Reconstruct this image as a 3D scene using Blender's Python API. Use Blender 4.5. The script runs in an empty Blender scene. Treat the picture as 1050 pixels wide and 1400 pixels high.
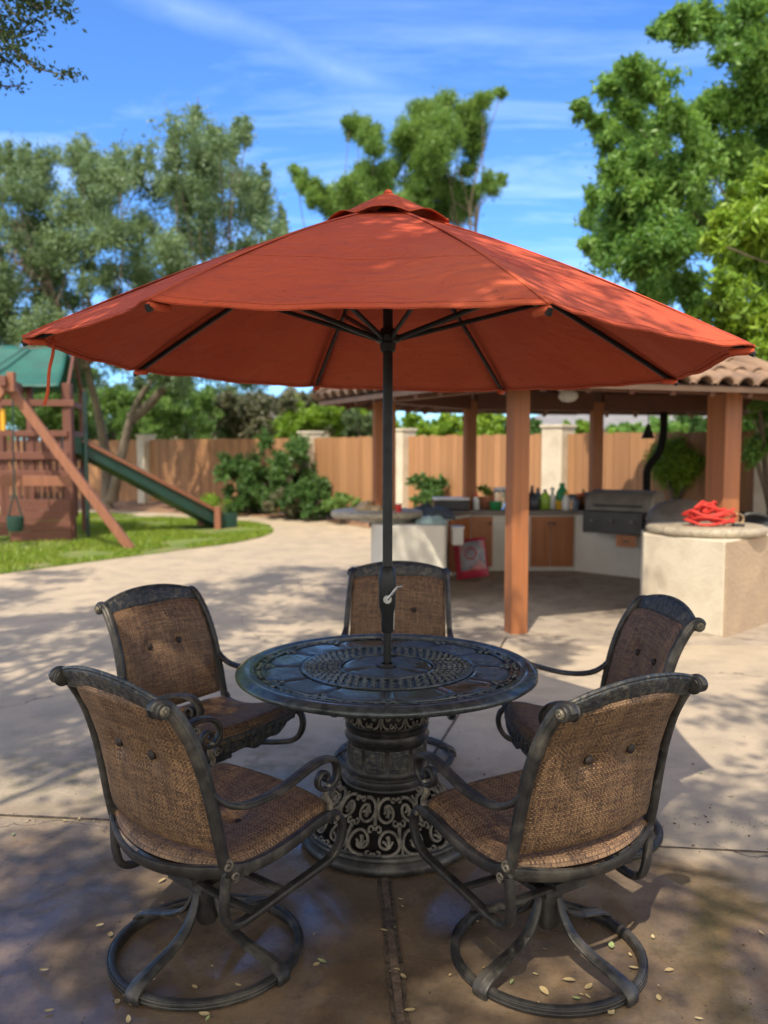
import bpy, math, random
import numpy as np
from mathutils import Vector, Matrix, noise
R = math.radians
PI = math.pi
random.seed(7)
rng = np.random.default_rng(7)
scene = bpy.context.scene
col = scene.collection

# ------------------------------------------------------------------ node helpers
class NT:
    def __init__(s, tree):
        s.t = tree; s.n = tree.nodes; s.l = tree.links
    def node(s, typ, **kw):
        n = s.n.new(typ)
        for k, v in kw.items():
            setattr(n, k, v)
        return n
    def put(s, sock, v):
        if hasattr(v, 'is_output') or isinstance(v, bpy.types.NodeSocket):
            s.l.new(v, sock)
        elif v is not None:
            sock.default_value = v
    def math(s, op, a, b=None, c=None, clamp=False):
        n = s.node('ShaderNodeMath', operation=op); n.use_clamp = clamp
        s.put(n.inputs[0], a)
        if b is not None: s.put(n.inputs[1], b)
        if c is not None: s.put(n.inputs[2], c)
        return n.outputs[0]
    def mix(s, f, a, b, blend='MIX'):
        n = s.node('ShaderNodeMix', data_type='RGBA', blend_type=blend)
        s.put(n.inputs[0], f)
        s.put(n.inputs[6], a if not isinstance(a, tuple) else (*a, 1) if len(a) == 3 else a)
        s.put(n.inputs[7], b if not isinstance(b, tuple) else (*b, 1) if len(b) == 3 else b)
        return n.outputs[2]
    def noise(s, vec, scale, detail=4, rough=.55, dist=0):
        n = s.node('ShaderNodeTexNoise')
        if vec is not None: s.l.new(vec, n.inputs['Vector'])
        n.inputs['Scale'].default_value = scale; n.inputs['Detail'].default_value = detail
        n.inputs['Roughness'].default_value = rough; n.inputs['Distortion'].default_value = dist
        return n.outputs[0]
    def ramp(s, v, p0, p1, c0=0., c1=1.):
        n = s.node('ShaderNodeMapRange'); n.clamp = True
        s.put(n.inputs[0], v); n.inputs[1].default_value = p0; n.inputs[2].default_value = p1
        n.inputs[3].default_value = c0; n.inputs[4].default_value = c1
        return n.outputs[0]
    def mapping(s, vec, scale=(1, 1, 1), rot=(0, 0, 0), loc=(0, 0, 0)):
        n = s.node('ShaderNodeMapping')
        s.l.new(vec, n.inputs[0]); n.inputs['Scale'].default_value = scale
        n.inputs['Rotation'].default_value = rot; n.inputs['Location'].default_value = loc
        return n.outputs[0]

def new_mat(name):
    m = bpy.data.materials.new(name); m.use_nodes = True
    nt = NT(m.node_tree)
    b = m.node_tree.nodes['Principled BSDF']
    return m, nt, b

def coords(nt, kind='Object'):
    return nt.node('ShaderNodeTexCoord').outputs[kind]

def mottled(name, c1, c2, scale=6., rough=(.5, .7), bump=.0, bscale=40., metallic=0., stretch=(1, 1, 1), c3=None, s3=1., spec=.5, world=False, bdist=.01):
    m, nt, b = new_mat(name)
    if world:
        vec = nt.node('ShaderNodeNewGeometry').outputs['Position']
    else:
        vec = coords(nt)
    v = nt.mapping(vec, stretch)
    f = nt.ramp(nt.noise(v, scale, 6, .6), .35, .65)
    colr = nt.mix(f, c1, c2)
    if c3:
        colr = nt.mix(nt.ramp(nt.noise(v, s3, 4, .6), .5, .68), colr, c3)
    nt.put(b.inputs['Base Color'], colr)
    nt.put(b.inputs['Roughness'], nt.ramp(nt.noise(v, scale * 1.7, 3), .3, .7, *rough))
    b.inputs['Metallic'].default_value = metallic
    b.inputs['Specular IOR Level'].default_value = spec
    if bump:
        bn = nt.node('ShaderNodeBump'); bn.inputs['Strength'].default_value = bump
        bn.inputs['Distance'].default_value = bdist
        nt.put(bn.inputs['Height'], nt.noise(v, bscale, 5, .65))
        nt.put(b.inputs['Normal'], bn.outputs[0])
    return m

def wood(name, c1, c2, axis='Z', rough=.7, attr=False, scale=14., k=.05):
    m, nt, b = new_mat(name)
    st = {'Z': (1, 1, k), 'X': (k, 1, 1), 'Y': (1, k, 1)}[axis]
    v = nt.mapping(coords(nt), st)
    f = nt.noise(v, scale, 6, .65, 1.2)
    colr = nt.mix(nt.ramp(f, .3, .7), c1, c2)
    fine = nt.noise(nt.mapping(coords(nt), tuple(q * (1 if q < 1 else 4) for q in st)), scale * 1.6, 4, .7, .8)
    colr = nt.mix(nt.ramp(fine, .52, .68, 0, .65), colr, (c2[0] * .5, c2[1] * .5, c2[2] * .55))
    if attr:
        a = nt.node('ShaderNodeAttribute', attribute_name='tint').outputs['Fac']
        colr = nt.mix(nt.math('MULTIPLY', a, .55), colr, (c1[0] * .45, c1[1] * .4, c1[2] * .38))
        big = nt.ramp(nt.noise(coords(nt), .9, 4), .4, .7)
        colr = nt.mix(nt.math('MULTIPLY', big, .3), colr, (.22, .14, .08))
    nt.put(b.inputs['Base Color'], colr); b.inputs['Roughness'].default_value = rough
    bn = nt.node('ShaderNodeBump'); bn.inputs['Strength'].default_value = .25; bn.inputs['Distance'].default_value = .01
    nt.put(bn.inputs['Height'], f); nt.put(b.inputs['Normal'], bn.outputs[0])
    return m

def leafmat(name, ca, cb, cc, trans=.35, rough=.45):
    m, nt, b = new_mat(name)
    a = nt.node('ShaderNodeAttribute', attribute_name='tint').outputs['Fac']
    c = nt.mix(nt.ramp(a, 0, .5), ca, cb)
    c = nt.mix(nt.ramp(a, .5, 1.), c, cc)
    nt.put(b.inputs['Base Color'], c); b.inputs['Roughness'].default_value = rough
    tr = nt.node('ShaderNodeBsdfTranslucent')
    nt.put(tr.inputs[0], nt.mix(.25, c, (.35, .42, .03)))
    mx = nt.node('ShaderNodeMixShader'); mx.inputs[0].default_value = trans
    nt.l.new(b.outputs[0], mx.inputs[1]); nt.l.new(tr.outputs[0], mx.inputs[2])
    nt.l.new(mx.outputs[0], nt.n['Material Output'].inputs[0])
    return m

M = {}
M['metal'] = mottled('cast_metal', (.021, .020, .019), (.044, .041, .038), 22, (.32, .55), .35, 160, .35, c3=(.10, .09, .075), s3=9., bdist=.002)
M['metal_dusty'] = mottled('cast_metal_dusty', (.07, .062, .05), (.20, .17, .13), 30, (.45, .7), .4, 180, .2, bdist=.002)
M['metal_carved'] = mottled('cast_metal_carved', (.025, .03, .034), (.06, .062, .062), 30, (.3, .5), 1., 55, .35, c3=(.13, .115, .09), s3=45., bdist=.008)
M['pole'] = mottled('pole_metal', (.010, .011, .012), (.020, .021, .022), 12, (.35, .5), metallic=.2, spec=.35)
M['shade_black'] = mottled('painted_shade', (.012, .011, .010), (.02, .018, .016), 12, (.85, .95), spec=.1)  # matte black standing in for shade inside the pedestal and on a trunk
M['stitch'] = mottled('stitching', (.30, .05, .028), (.24, .04, .024), 30, (.8, .9), spec=.1)
M['chrome'] = mottled('chrome', (.28, .28, .27), (.42, .42, .40), 40, (.25, .4), metallic=1.)
M['rosette'] = mottled('rosette_metal', (.07, .06, .045), (.22, .19, .14), 90, (.35, .5), .5, 200, .4, bdist=.002)

def sling():
    m, nt, b = new_mat('woven_sling')
    uv = nt.node('ShaderNodeUVMap').outputs[0]
    sp = nt.node('ShaderNodeSeparateXYZ'); nt.l.new(uv, sp.inputs[0])
    U = nt.math('MULTIPLY', sp.outputs[0], 165.); V = nt.math('MULTIPLY', sp.outputs[1], 165.)
    iu = nt.math('FLOOR', U); iv = nt.math('FLOOR', V)
    fu = nt.math('FRACT', U); fv = nt.math('FRACT', V)
    def rnd(x, y, seed):
        c = nt.node('ShaderNodeCombineXYZ'); nt.put(c.inputs[0], x); nt.put(c.inputs[1], y); c.inputs[2].default_value = seed
        w = nt.node('ShaderNodeTexWhiteNoise', noise_dimensions='3D'); nt.l.new(c.outputs[0], w.inputs['Vector'])
        return w.outputs[0]
    ru = rnd(iu, nt.math('FLOOR', nt.math('MULTIPLY', V, .12)), 1.); rv = rnd(nt.math('FLOOR', nt.math('MULTIPLY', U, .12)), iv, 2.); rc = rnd(iu, iv, 3.)
    par = nt.math('MODULO', nt.math('ADD', iu, iv), 2.)
    over = nt.math('GREATER_THAN', par, .5)
    # height of thread over its cell
    hu = nt.math('SUBTRACT', 1., nt.math('ABSOLUTE', nt.math('SUBTRACT', nt.math('MULTIPLY', fu, 2.), 1.)))
    hv = nt.math('SUBTRACT', 1., nt.math('ABSOLUTE', nt.math('SUBTRACT', nt.math('MULTIPLY', fv, 2.), 1.)))
    mixh = nt.node('ShaderNodeMix', data_type='FLOAT'); nt.put(mixh.inputs[0], over); nt.put(mixh.inputs[2], hu); nt.put(mixh.inputs[3], hv)
    h = mixh.outputs[0]
    mixr = nt.node('ShaderNodeMix', data_type='FLOAT'); nt.put(mixr.inputs[0], over); nt.put(mixr.inputs[2], ru); nt.put(mixr.inputs[3], rv)
    r = nt.math('ADD', nt.math('MULTIPLY', mixr.outputs[0], .55), nt.math('ADD', nt.math('MULTIPLY', rc, .28), nt.math('MULTIPLY', over, .17)))
    light = nt.ramp(r, .18, .9)
    c = nt.mix(light, (.058, .029, .016), (.295, .170, .082))
    c = nt.mix(nt.ramp(h, 0., .5, 1., 0.), c, (.016, .009, .006))
    nt.put(b.inputs['Base Color'], c); b.inputs['Roughness'].default_value = .62
    bn = nt.node('ShaderNodeBump'); bn.inputs['Strength'].default_value = .5; bn.inputs['Distance'].default_value = .0015
    nt.put(bn.inputs['Height'], h); nt.put(b.inputs['Normal'], bn.outputs[0])
    return m
M['sling'] = sling()

def canopy_mat():
    m, nt, b = new_mat('umbrella_fabric')
    v = coords(nt)
    f = nt.noise(v, 2.2, 5, .6)
    c = nt.mix(nt.ramp(f, .35, .7), (.54, .088, .036), (.43, .068, .034))
    fine = nt.noise(v, 420, 2)
    c = nt.mix(nt.ramp(fine, .3, .7, 0, .3), c, (.62, .13, .06))
    fade = nt.noise(nt.mapping(v, (1, 1, .4)), 1.1, 5, .6, .6)
    c = nt.mix(nt.ramp(fade, .48, .7, 0, .35), c, (.60, .17, .085))
    spots = nt.noise(v, 26, 3, .6)
    c = nt.mix(nt.ramp(spots, .64, .72, 0, .5), c, (.24, .05, .03))
    nt.put(b.inputs['Base Color'], c); b.inputs['Roughness'].default_value = .85
    b.inputs['Specular IOR Level'].default_value = .2
    bn = nt.node('ShaderNodeBump'); bn.inputs['Strength'].default_value = .6; bn.inputs['Distance'].default_value = .03
    nt.put(bn.inputs['Height'], nt.math('ADD', nt.math('ADD', nt.noise(v, 4, 4, .5, 2.2), nt.math('MULTIPLY', nt.noise(nt.mapping(v, (1, 3.5, 1), (0, 0, R(30))), 5, 3, .5, 1.), .6)), nt.math('MULTIPLY', nt.noise(v, 500, 2), .03))); nt.put(b.inputs['Normal'], bn.outputs[0])
    tr = nt.node('ShaderNodeBsdfTranslucent'); tr.inputs[0].default_value = (.62, .07, .03, 1)
    mx = nt.node('ShaderNodeMixShader'); mx.inputs[0].default_value = .02
    nt.l.new(b.outputs[0], mx.inputs[1]); nt.l.new(tr.outputs[0], mx.inputs[2])
    nt.l.new(mx.outputs[0], nt.n['Material Output'].inputs[0])
    return m
M['canopy'] = canopy_mat()

def slate():
    m, nt, b = new_mat('slate_inlay')
    v = coords(nt)
    a = nt.node('ShaderNodeAttribute', attribute_name='tint').outputs['Fac']
    f = nt.noise(v, 9, 6, .65)
    c = nt.mix(nt.ramp(f, .35, .65), (.026, .034, .038), (.055, .066, .070))
    brown = nt.mix(nt.ramp(nt.noise(v, 14, 5), .4, .6), (.10, .06, .035), (.04, .04, .035))
    c = nt.mix(nt.math('GREATER_THAN', a, .80), c, brown)
    nt.put(b.inputs['Base Color'], c)
    nt.put(b.inputs['Roughness'], nt.ramp(nt.noise(v, 5, 3), .42, .56, .08, .45))
    bn = nt.node('ShaderNodeBump'); bn.inputs['Strength'].default_value = .3; bn.inputs['Distance'].default_value = .004
    nt.put(bn.inputs['Height'], nt.noise(v, 40, 5, .6)); nt.put(b.inputs['Normal'], bn.outputs[0])
    return m
M['slate'] = slate()
def tabletop_mat():
    m, nt, b = new_mat('tabletop_cast')
    v = coords(nt)
    c = nt.mix(nt.ramp(nt.noise(v, 25, 5), .35, .65), (.022, .028, .030), (.075, .085, .085))
    sp = nt.node('ShaderNodeSeparateXYZ'); nt.l.new(v, sp.inputs[0])
    moss = nt.math('MULTIPLY', nt.ramp(sp.outputs[0], -.42, -.56), nt.ramp(nt.noise(v, 18, 5, .7), .38, .6))
    c = nt.mix(moss, c, (.09, .13, .03))
    nt.put(b.inputs['Base Color'], c); b.inputs['Metallic'].default_value = .25
    nt.put(b.inputs['Roughness'], nt.ramp(nt.noise(v, 6, 3), .4, .6, .15, .5))
    return m
M['tabletop'] = tabletop_mat()

def patio_mat():
    m, nt, b = new_mat('patio_concrete')
    v = nt.node('ShaderNodeNewGeometry').outputs['Position']
    sp = nt.node('ShaderNodeSeparateXYZ'); nt.l.new(v, sp.inputs[0])
    X, Y = sp.outputs[0], sp.outputs[1]
    n1 = nt.noise(v, .9, 6, .62, .6); n2 = nt.noise(v, 3.4, 6, .6); n3 = nt.noise(v, 60, 4, .6); n4 = nt.noise(v, 10, 6, .65)
    dry = nt.mix(nt.ramp(n1, .38, .62), (.47, .37, .26), (.39, .315, .225))
    dry = nt.mix(nt.ramp(n2, .45, .7, 0, .85), dry, (.30, .245, .18))
    dry = nt.mix(nt.ramp(n3, .55, .75, 0, .45), dry, (.22, .19, .16))
    # hosed-down wet area around the table, edge broken by noise
    dx = nt.math('ABSOLUTE', nt.math('ADD', X, .3))
    edge = nt.math('ADD', nt.math('ADD', Y, nt.math('MULTIPLY', nt.math('SUBTRACT', n1, .5), 3.2)), nt.math('MULTIPLY', dx, .22))
    edge = nt.math('ADD', edge, nt.math('MULTIPLY', nt.math('MAXIMUM', X, 0.), .25))
    damp = nt.ramp(edge, 4.5, 3.5)
    dampc = nt.mix(nt.ramp(n2, .35, .65), (.108, .073, .046), (.185, .135, .09))
    dampc = nt.mix(nt.ramp(n4, .5, .68, 0, .6), dampc, (.062, .045, .034))
    dampc = nt.mix(nt.ramp(nt.noise(v, 1.7, 4, .6, .3), .52, .66, 0, .8), dampc, (.215, .135, .072))
    dampc = nt.mix(nt.ramp(n3, .5, .75, 0, .5), dampc, (.06, .045, .035))
    c = nt.mix(damp, dry, dampc)
    pits = nt.ramp(nt.noise(v, 210, 2, .5), .66, .74, 0, .7); c = nt.mix(pits, c, (.05, .04, .03))
    vor = nt.node('ShaderNodeTexVoronoi', feature='DISTANCE_TO_EDGE'); wv = nt.node('ShaderNodeVectorMath', operation='ADD'); nt.l.new(v, wv.inputs[0])
    nz = nt.node('ShaderNodeTexNoise'); nt.l.new(v, nz.inputs['Vector']); nz.inputs['Scale'].default_value = 1.6; nz.inputs['Detail'].default_value = 7; nt.l.new(nz.outputs['Color'], wv.inputs[1])
    nt.l.new(wv.outputs[0], vor.inputs['Vector']); vor.inputs['Scale'].default_value = .42
    crack = nt.math('MULTIPLY', nt.ramp(vor.outputs['Distance'], .0035, .001), nt.ramp(nt.noise(v, .7, 2), .5, .56)); c = nt.mix(nt.math('MULTIPLY', crack, .75), c, (.06, .045, .035))
    # moss/algae patch left of the table
    mx_ = nt.math('ABSOLUTE', nt.math('ADD', X, 1.)); my_ = nt.math('ABSOLUTE', nt.math('SUBTRACT', Y, 4.15))
    ms = nt.math('ADD', nt.math('MULTIPLY', mx_, .6), nt.math('MULTIPLY', my_, 1.5))
    moss = nt.math('MULTIPLY', nt.ramp(ms, 1.3, .3), nt.ramp(n4, .45, .62))
    c = nt.mix(nt.math('MULTIPLY', moss, .6), c, (.12, .12, .05))
    # tan rubbed stain along joints
    nt.put(b.inputs['Base Color'], c)
    wet = nt.math('MULTIPLY', damp, nt.ramp(nt.noise(v, 1.5, 5, .6, .8), .38, .54))
    mr = nt.node('ShaderNodeMix', data_type='FLOAT'); nt.put(mr.inputs[0], wet)
    nt.put(mr.inputs[2], nt.ramp(n4, .3, .7, .55, .8)); nt.put(mr.inputs[3], nt.ramp(n3, .3, .7, .04, .18))
    nt.put(b.inputs['Roughness'], mr.outputs[0]); nt.put(b.inputs['Specular IOR Level'], nt.ramp(wet, 0, 1, .45, .65))
    bn = nt.node('ShaderNodeBump'); nt.put(bn.inputs['Strength'], nt.ramp(wet, 0, 1, .55, .10)); bn.inputs['Distance'].default_value = .004
    h = nt.math('ADD', nt.math('MULTIPLY', n4, 1.2), nt.math('MULTIPLY', nt.noise(v, 120, 4, .7), .5))
    nt.put(bn.inputs['Height'], h); nt.put(b.inputs['Normal'], bn.outputs[0])
    return m
M['patio'] = patio_mat()
M['slab'] = mottled('exposed_slab', (.27, .22, .17), (.38, .31, .24), 3, (.6, .85), .4, 60, c3=(.20, .16, .13), s3=5, world=True)
M['plank'] = mottled('joint_plank', (.05, .034, .024), (.15, .10, .065), 18, (.6, .85), .7, 60, world=True)
M['joint'] = mottled('joint_filler', (.03, .022, .016), (.13, .09, .055), 30, (.7, .9), .6, 80, world=True)
M['lawn'] = mottled('lawn_soil', (.085, .12, .022), (.15, .20, .035), .9, (.8, .95), .5, 30, c3=(.30, .20, .11), s3=1.1, world=True)
M['mulch'] = mottled('mulch', (.20, .11, .06), (.32, .19, .11), 8, (.8, .95), .8, 30, world=True)
M['ground'] = mottled('far_ground', (.12, .14, .05), (.20, .17, .10), .5, (.8, .95), world=True)
M['path'] = mottled('far_path', (.42, .37, .29), (.34, .30, .25), 2, (.7, .9), world=True)
M['stucco'] = mottled('stucco', (.60, .53, .42), (.52, .45, .35), 3, (.8, .95), .5, 28, c3=(.44, .37, .28), s3=2, bdist=.01)
M['stucco_white'] = mottled('stucco_white', (.66, .62, .54), (.58, .54, .47), 2.2, (.8, .95), .3, 26, bdist=.01)
M['stucco_tan'] = mottled('stucco_tan', (.42, .31, .21), (.34, .25, .17), 3, (.8, .95), .6, 24, bdist=.02)
M['countertop'] = mottled('countertop', (.13, .105, .085), (.20, .165, .13), 7, (.35, .6), .3, 70, c3=(.15, .125, .10), s3=20)
M['bartop'] = mottled('bartop', (.40, .34, .25), (.31, .26, .195), 7, (.4, .65), .4, 70, c3=(.20, .17, .13), s3=22)
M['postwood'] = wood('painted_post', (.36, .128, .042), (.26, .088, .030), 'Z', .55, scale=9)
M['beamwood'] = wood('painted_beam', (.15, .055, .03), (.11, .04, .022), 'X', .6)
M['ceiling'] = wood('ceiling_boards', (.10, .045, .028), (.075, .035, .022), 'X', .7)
M['fascia'] = mottled('drip_edge', (.24, .14, .085), (.19, .11, .07), 4, (.5, .7))
M['tile'] = mottled('roof_tile', (.30, .195, .13), (.21, .135, .09), 3.5, (.7, .9), .4, 40, c3=(.17, .11, .085), s3=5)
M['tile'].node_tree.nodes['Principled BSDF'].inputs['Specular IOR Level'].default_value = .2
M['fence'] = wood('cedar_boards', (.46, .235, .105), (.35, .17, .075), 'Z', .75, attr=True)
M['cabinet'] = wood('cabinet_wood', (.42, .15, .045), (.33, .11, .035), 'Z', .45)
M['redwood'] = wood('play_redwood', (.15, .052, .034), (.10, .036, .025), 'Z', .6)
M['redwood_x'] = wood('play_redwood_h', (.17, .06, .038), (.12, .042, .028), 'X', .6)
M['legwood'] = wood('play_leg', (.27, .105, .055), (.20, .078, .042), 'Z', .6)
M['green'] = mottled('green_plastic', (.010, .055, .042), (.014, .042, .034), 3, (.35, .5))
M['tarp'] = mottled('green_tarp', (.012, .105, .085), (.015, .08, .065), 4, (.5, .7), .2, 12)
M['darkgreen'] = mottled('dark_green_plastic', (.01, .035, .03), (.014, .03, .025), 3, (.4, .5))
M['yellow'] = mottled('yellow_plastic', (.75, .42, .02), (.65, .34, .02), 3, (.35, .5))
M['bark'] = mottled('bark', (.10, .075, .052), (.18, .14, .10), 5, (.8, .95), 1., 22, stretch=(1, 1, .3), bdist=.05)
M['bark_light'] = mottled('bark_light', (.10, .08, .06), (.19, .15, .115), 5, (.8, .95), 1., 22, stretch=(1, 1, .3), bdist=.04)
M['black'] = mottled('black_enamel', (.014, .014, .015), (.022, .022, .022), 8, (.3, .5))
M['grillsteel'] = mottled('grill_cover', (.19, .16, .13), (.13, .11, .09), 6, (.5, .7), .2, 12)
M['white'] = mottled('white_plastic', (.70, .68, .64), (.62, .60, .57), 5, (.35, .5))
M['red'] = mottled('red_hose', (.60, .035, .022), (.50, .026, .02), 6, (.6, .8))
M['tanroll'] = mottled('tan_leather', (.42, .31, .18), (.33, .24, .14), 9, (.6, .8))
M['aqua'] = mottled('aqua_plastic', (.42, .56, .53), (.30, .42, .41), 7, (.25, .45), .6, 14, bdist=.03)
M['greycloth'] = mottled('grey_tarp', (.10, .125, .14), (.065, .08, .09), 6, (.6, .8), .7, 12, bdist=.03)
M['orange'] = mottled('orange_plastic', (.62, .14, .04), (.55, .11, .03), 6, (.4, .5))
M['lime'] = mottled('lime_plastic', (.30, .50, .03), (.26, .42, .03), 6, (.3, .45))
M['gplastic'] = mottled('green_bottle', (.02, .22, .07), (.02, .17, .05), 6, (.3, .45))
M['terracotta'] = mottled('terracotta', (.40, .15, .08), (.33, .12, .06), 6, (.7, .9))
M['brownglass'] = mottled('brown_jar', (.16, .06, .02), (.11, .04, .015), 6, (.15, .3))
M['bluegrey'] = mottled('bluegrey_plastic', (.12, .16, .20), (.10, .13, .17), 6, (.4, .6))
M['roofgrey'] = mottled('shingles', (.22, .21, .21), (.16, .155, .155), 2, (.8, .9))
M['bagwhite'] = mottled('bag_print', (.34, .33, .35), (.13, .13, .17), 9, (.4, .6), c3=(.55, .16, .14), s3=5)
M['bagred'] = mottled('bag_red', (.42, .02, .05), (.32, .015, .04), 9, (.4, .6))
gm, gnt, gb = new_mat('clear_jar'); gb.inputs['Base Color'].default_value = (.75, .8, .78, 1); gb.inputs['Roughness'].default_value = .08; gb.inputs['Transmission Weight'].default_value = .8
M['glass'] = gm
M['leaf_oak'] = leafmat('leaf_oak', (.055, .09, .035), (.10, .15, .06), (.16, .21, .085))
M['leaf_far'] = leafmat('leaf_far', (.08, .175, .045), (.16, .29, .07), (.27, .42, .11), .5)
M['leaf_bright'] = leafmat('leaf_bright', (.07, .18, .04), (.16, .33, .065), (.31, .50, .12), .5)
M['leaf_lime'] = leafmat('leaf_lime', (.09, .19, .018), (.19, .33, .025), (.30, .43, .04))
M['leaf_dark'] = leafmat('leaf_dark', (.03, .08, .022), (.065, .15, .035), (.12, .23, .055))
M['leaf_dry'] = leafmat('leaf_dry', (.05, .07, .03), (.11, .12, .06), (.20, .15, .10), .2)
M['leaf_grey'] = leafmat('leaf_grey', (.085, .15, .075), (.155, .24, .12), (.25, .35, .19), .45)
M['leaf_twig'] = leafmat('leaf_twig', (.012, .032, .016), (.025, .055, .022), (.05, .09, .03))
M['grassblade'] = leafmat('grass_blade', (.10, .18, .015), (.19, .29, .02), (.30, .36, .045))
M['deadleaf'] = mottled('fallen_leaf', (.44, .35, .18), (.30, .22, .11), 12, (.5, .7), world=True)
M['deadleaf_green'] = mottled('fallen_leaf_green', (.18, .24, .09), (.30, .33, .14), 12, (.5, .7), world=True)

# ------------------------------------------------------------------ mesh builder
def catmull(pts, k=6):
    pts = [Vector(p) for p in pts]
    out = []
    n = len(pts)
    for i in range(n - 1):
        p0 = pts[max(i - 1, 0)]; p1 = pts[i]; p2 = pts[i + 1]; p3 = pts[min(i + 2, n - 1)]
        for j in range(k):
            t = j / k
            out.append(.5 * ((2 * p1) + (-p0 + p2) * t + (2 * p0 - 5 * p1 + 4 * p2 - p3) * t * t + (-p0 + 3 * p1 - 3 * p2 + p3) * t ** 3))
    out.append(pts[-1])
    return out

class MB:
    def __init__(s):
        s.v = []; s.f = []; s.uv = None; s.tint = None
    def add(s, vs, fs):
        b = len(s.v); s.v.extend([tuple(v) for v in vs]); s.f.extend([tuple(i + b for i in f) for f in fs])
    def box(s, c, d, rz=0., rx=0., ry=0.):
        m = Matrix.Rotation(rz, 3, 'Z') @ Matrix.Rotation(ry, 3, 'Y') @ Matrix.Rotation(rx, 3, 'X')
        c = Vector(c); vs = []
        for z in (-.5, .5):
            for x, y in ((-.5, -.5), (.5, -.5), (.5, .5), (-.5, .5)):
                vs.append(c + m @ Vector((x * d[0], y * d[1], z * d[2])))
        s.add(vs, [(3, 2, 1, 0), (4, 5, 6, 7), (0, 1, 5, 4), (1, 2, 6, 5), (2, 3, 7, 6), (3, 0, 4, 7)])
    def beam(s, a, b, w, h, up=(0, 0, 1)):
        a = Vector(a); b = Vector(b); t = (b - a).normalized(); up = Vector(up)
        x = t.cross(up).normalized(); u = x.cross(t).normalized()
        vs = []
        for p in (a, b):
            for i, j in ((-1, -1), (1, -1), (1, 1), (-1, 1)):
                vs.append(p + x * (i * w / 2) + u * (j * h / 2))
        s.add(vs, [(3, 2, 1, 0), (4, 5, 6, 7), (0, 1, 5, 4), (1, 2, 6, 5), (2, 3, 7, 6), (3, 0, 4, 7)])
    def tube(s, pts, a, b=None, up=None, n=8, closed=False, sq=1.0):
        pts = [Vector(p) for p in pts]; N = len(pts)
        if not hasattr(a, '__len__'): a = [a] * N
        if b is None: b = a
        if not hasattr(b, '__len__'): b = [b] * N
        prev = None; rings = []
        for i, p in enumerate(pts):
            if closed: t = pts[(i + 1) % N] - pts[i - 1]
            else: t = pts[min(i + 1, N - 1)] - pts[max(i - 1, 0)]
            if t.length < 1e-9: t = Vector((0, 0, 1))
            t.normalize()
            if up is not None: A = Vector(up)
            elif prev is None: A = Vector((0, 0, 1)) if abs(t.z) < .9 else Vector((1, 0, 0))
            else: A = prev
            A = A - t * A.dot(t)
            if A.length < 1e-6: A = prev if prev is not None else t.orthogonal()
            A.normalize(); prev = A; B = t.cross(A)
            ring = []
            for k in range(n):
                th = 2 * PI * (k + .5) / n; c, sn = math.cos(th), math.sin(th)
                if sq != 1.0:
                    c = math.copysign(abs(c) ** sq, c); sn = math.copysign(abs(sn) ** sq, sn)
                ring.append(p + A * (a[i] * c) + B * (b[i] * sn))
            rings.append(ring)
        vs = [v for r in rings for v in r]; fs = []
        for i in range(N if closed else N - 1):
            j = (i + 1) % N
            for k in range(n):
                fs.append((i * n + k, i * n + (k + 1) % n, j * n + (k + 1) % n, j * n + k))
        if not closed:
            fs.append(tuple(range(n - 1, -1, -1))); fs.append(tuple((N - 1) * n + k for k in range(n)))
        s.add(vs, fs)
    def lathe(s, prof, n=32, c=(0, 0, 0), cap=True):
        vs = []; fs = []
        for r, z in prof:
            for k in range(n):
                th = 2 * PI * k / n; vs.append((c[0] + r * math.cos(th), c[1] + r * math.sin(th), c[2] + z))
        for i in range(len(prof) - 1):
            for k in range(n):
                fs.append((i * n + k, i * n + (k + 1) % n, (i + 1) * n + (k + 1) % n, (i + 1) * n + k))
        if cap:
            if prof[0][0] > 1e-4: fs.append(tuple(range(n - 1, -1, -1)))
            if prof[-1][0] > 1e-4: fs.append(tuple((len(prof) - 1) * n + k for k in range(n)))
        s.add(vs, fs)
    def prism(s, poly, z0, z1):
        n = len(poly)
        vs = [(x, y, z0) for x, y in poly] + [(x, y, z1) for x, y in poly]
        s.add(vs, [tuple(range(n - 1, -1, -1)), tuple(range(n, 2 * n))] + [(i, (i + 1) % n, n + (i + 1) % n, n + i) for i in range(n)])
    def grid(s, fn, nu, nv, uv=None):
        b = len(s.v); vs = []; fs = []
        if uv is not None and s.uv is None: s.uv = [(0, 0)] * b
        for j in range(nv + 1):
            for i in range(nu + 1):
                vs.append(fn(i / nu, j / nv))
                if uv is not None: s.uv.append(uv(i / nu, j / nv))
        for j in range(nv):
            for i in range(nu):
                a = j * (nu + 1) + i; fs.append((a, a + 1, a + nu + 2, a + nu + 1))
        s.add(vs, fs)
    def build(s, name, mat, parent=None, smooth=True, world=True, bevel=0., angle=40):
        off = Vector((0, 0, 0))
        if parent is not None and world:
            p = parent
            while p is not None:
                off += p.location; p = p.parent
        me = bpy.data.meshes.new(name)
        me.from_pydata([(v[0] - off.x, v[1] - off.y, v[2] - off.z) for v in s.v], [], s.f)
        if s.uv is not None:
            while len(s.uv) < len(s.v): s.uv.append((0, 0))
            ul = me.uv_layers.new(name='UVMap'); li = np.empty(len(me.loops), dtype=np.int32); me.loops.foreach_get('vertex_index', li)
            arr = np.array(s.uv, dtype=np.float32)[li]; ul.data.foreach_set('uv', arr.ravel())
        if s.tint is not None:
            at = me.attributes.new('tint', 'FLOAT', 'FACE'); at.data.foreach_set('value', np.array(s.tint, dtype=np.float32))
        me.materials.append(mat)
        if smooth:
            me.shade_smooth() if hasattr(me, 'shade_smooth') else None
            try: me.set_sharp_from_angle(angle=R(angle))
            except Exception: pass
        o = bpy.data.objects.new(name, me); col.objects.link(o)
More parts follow.
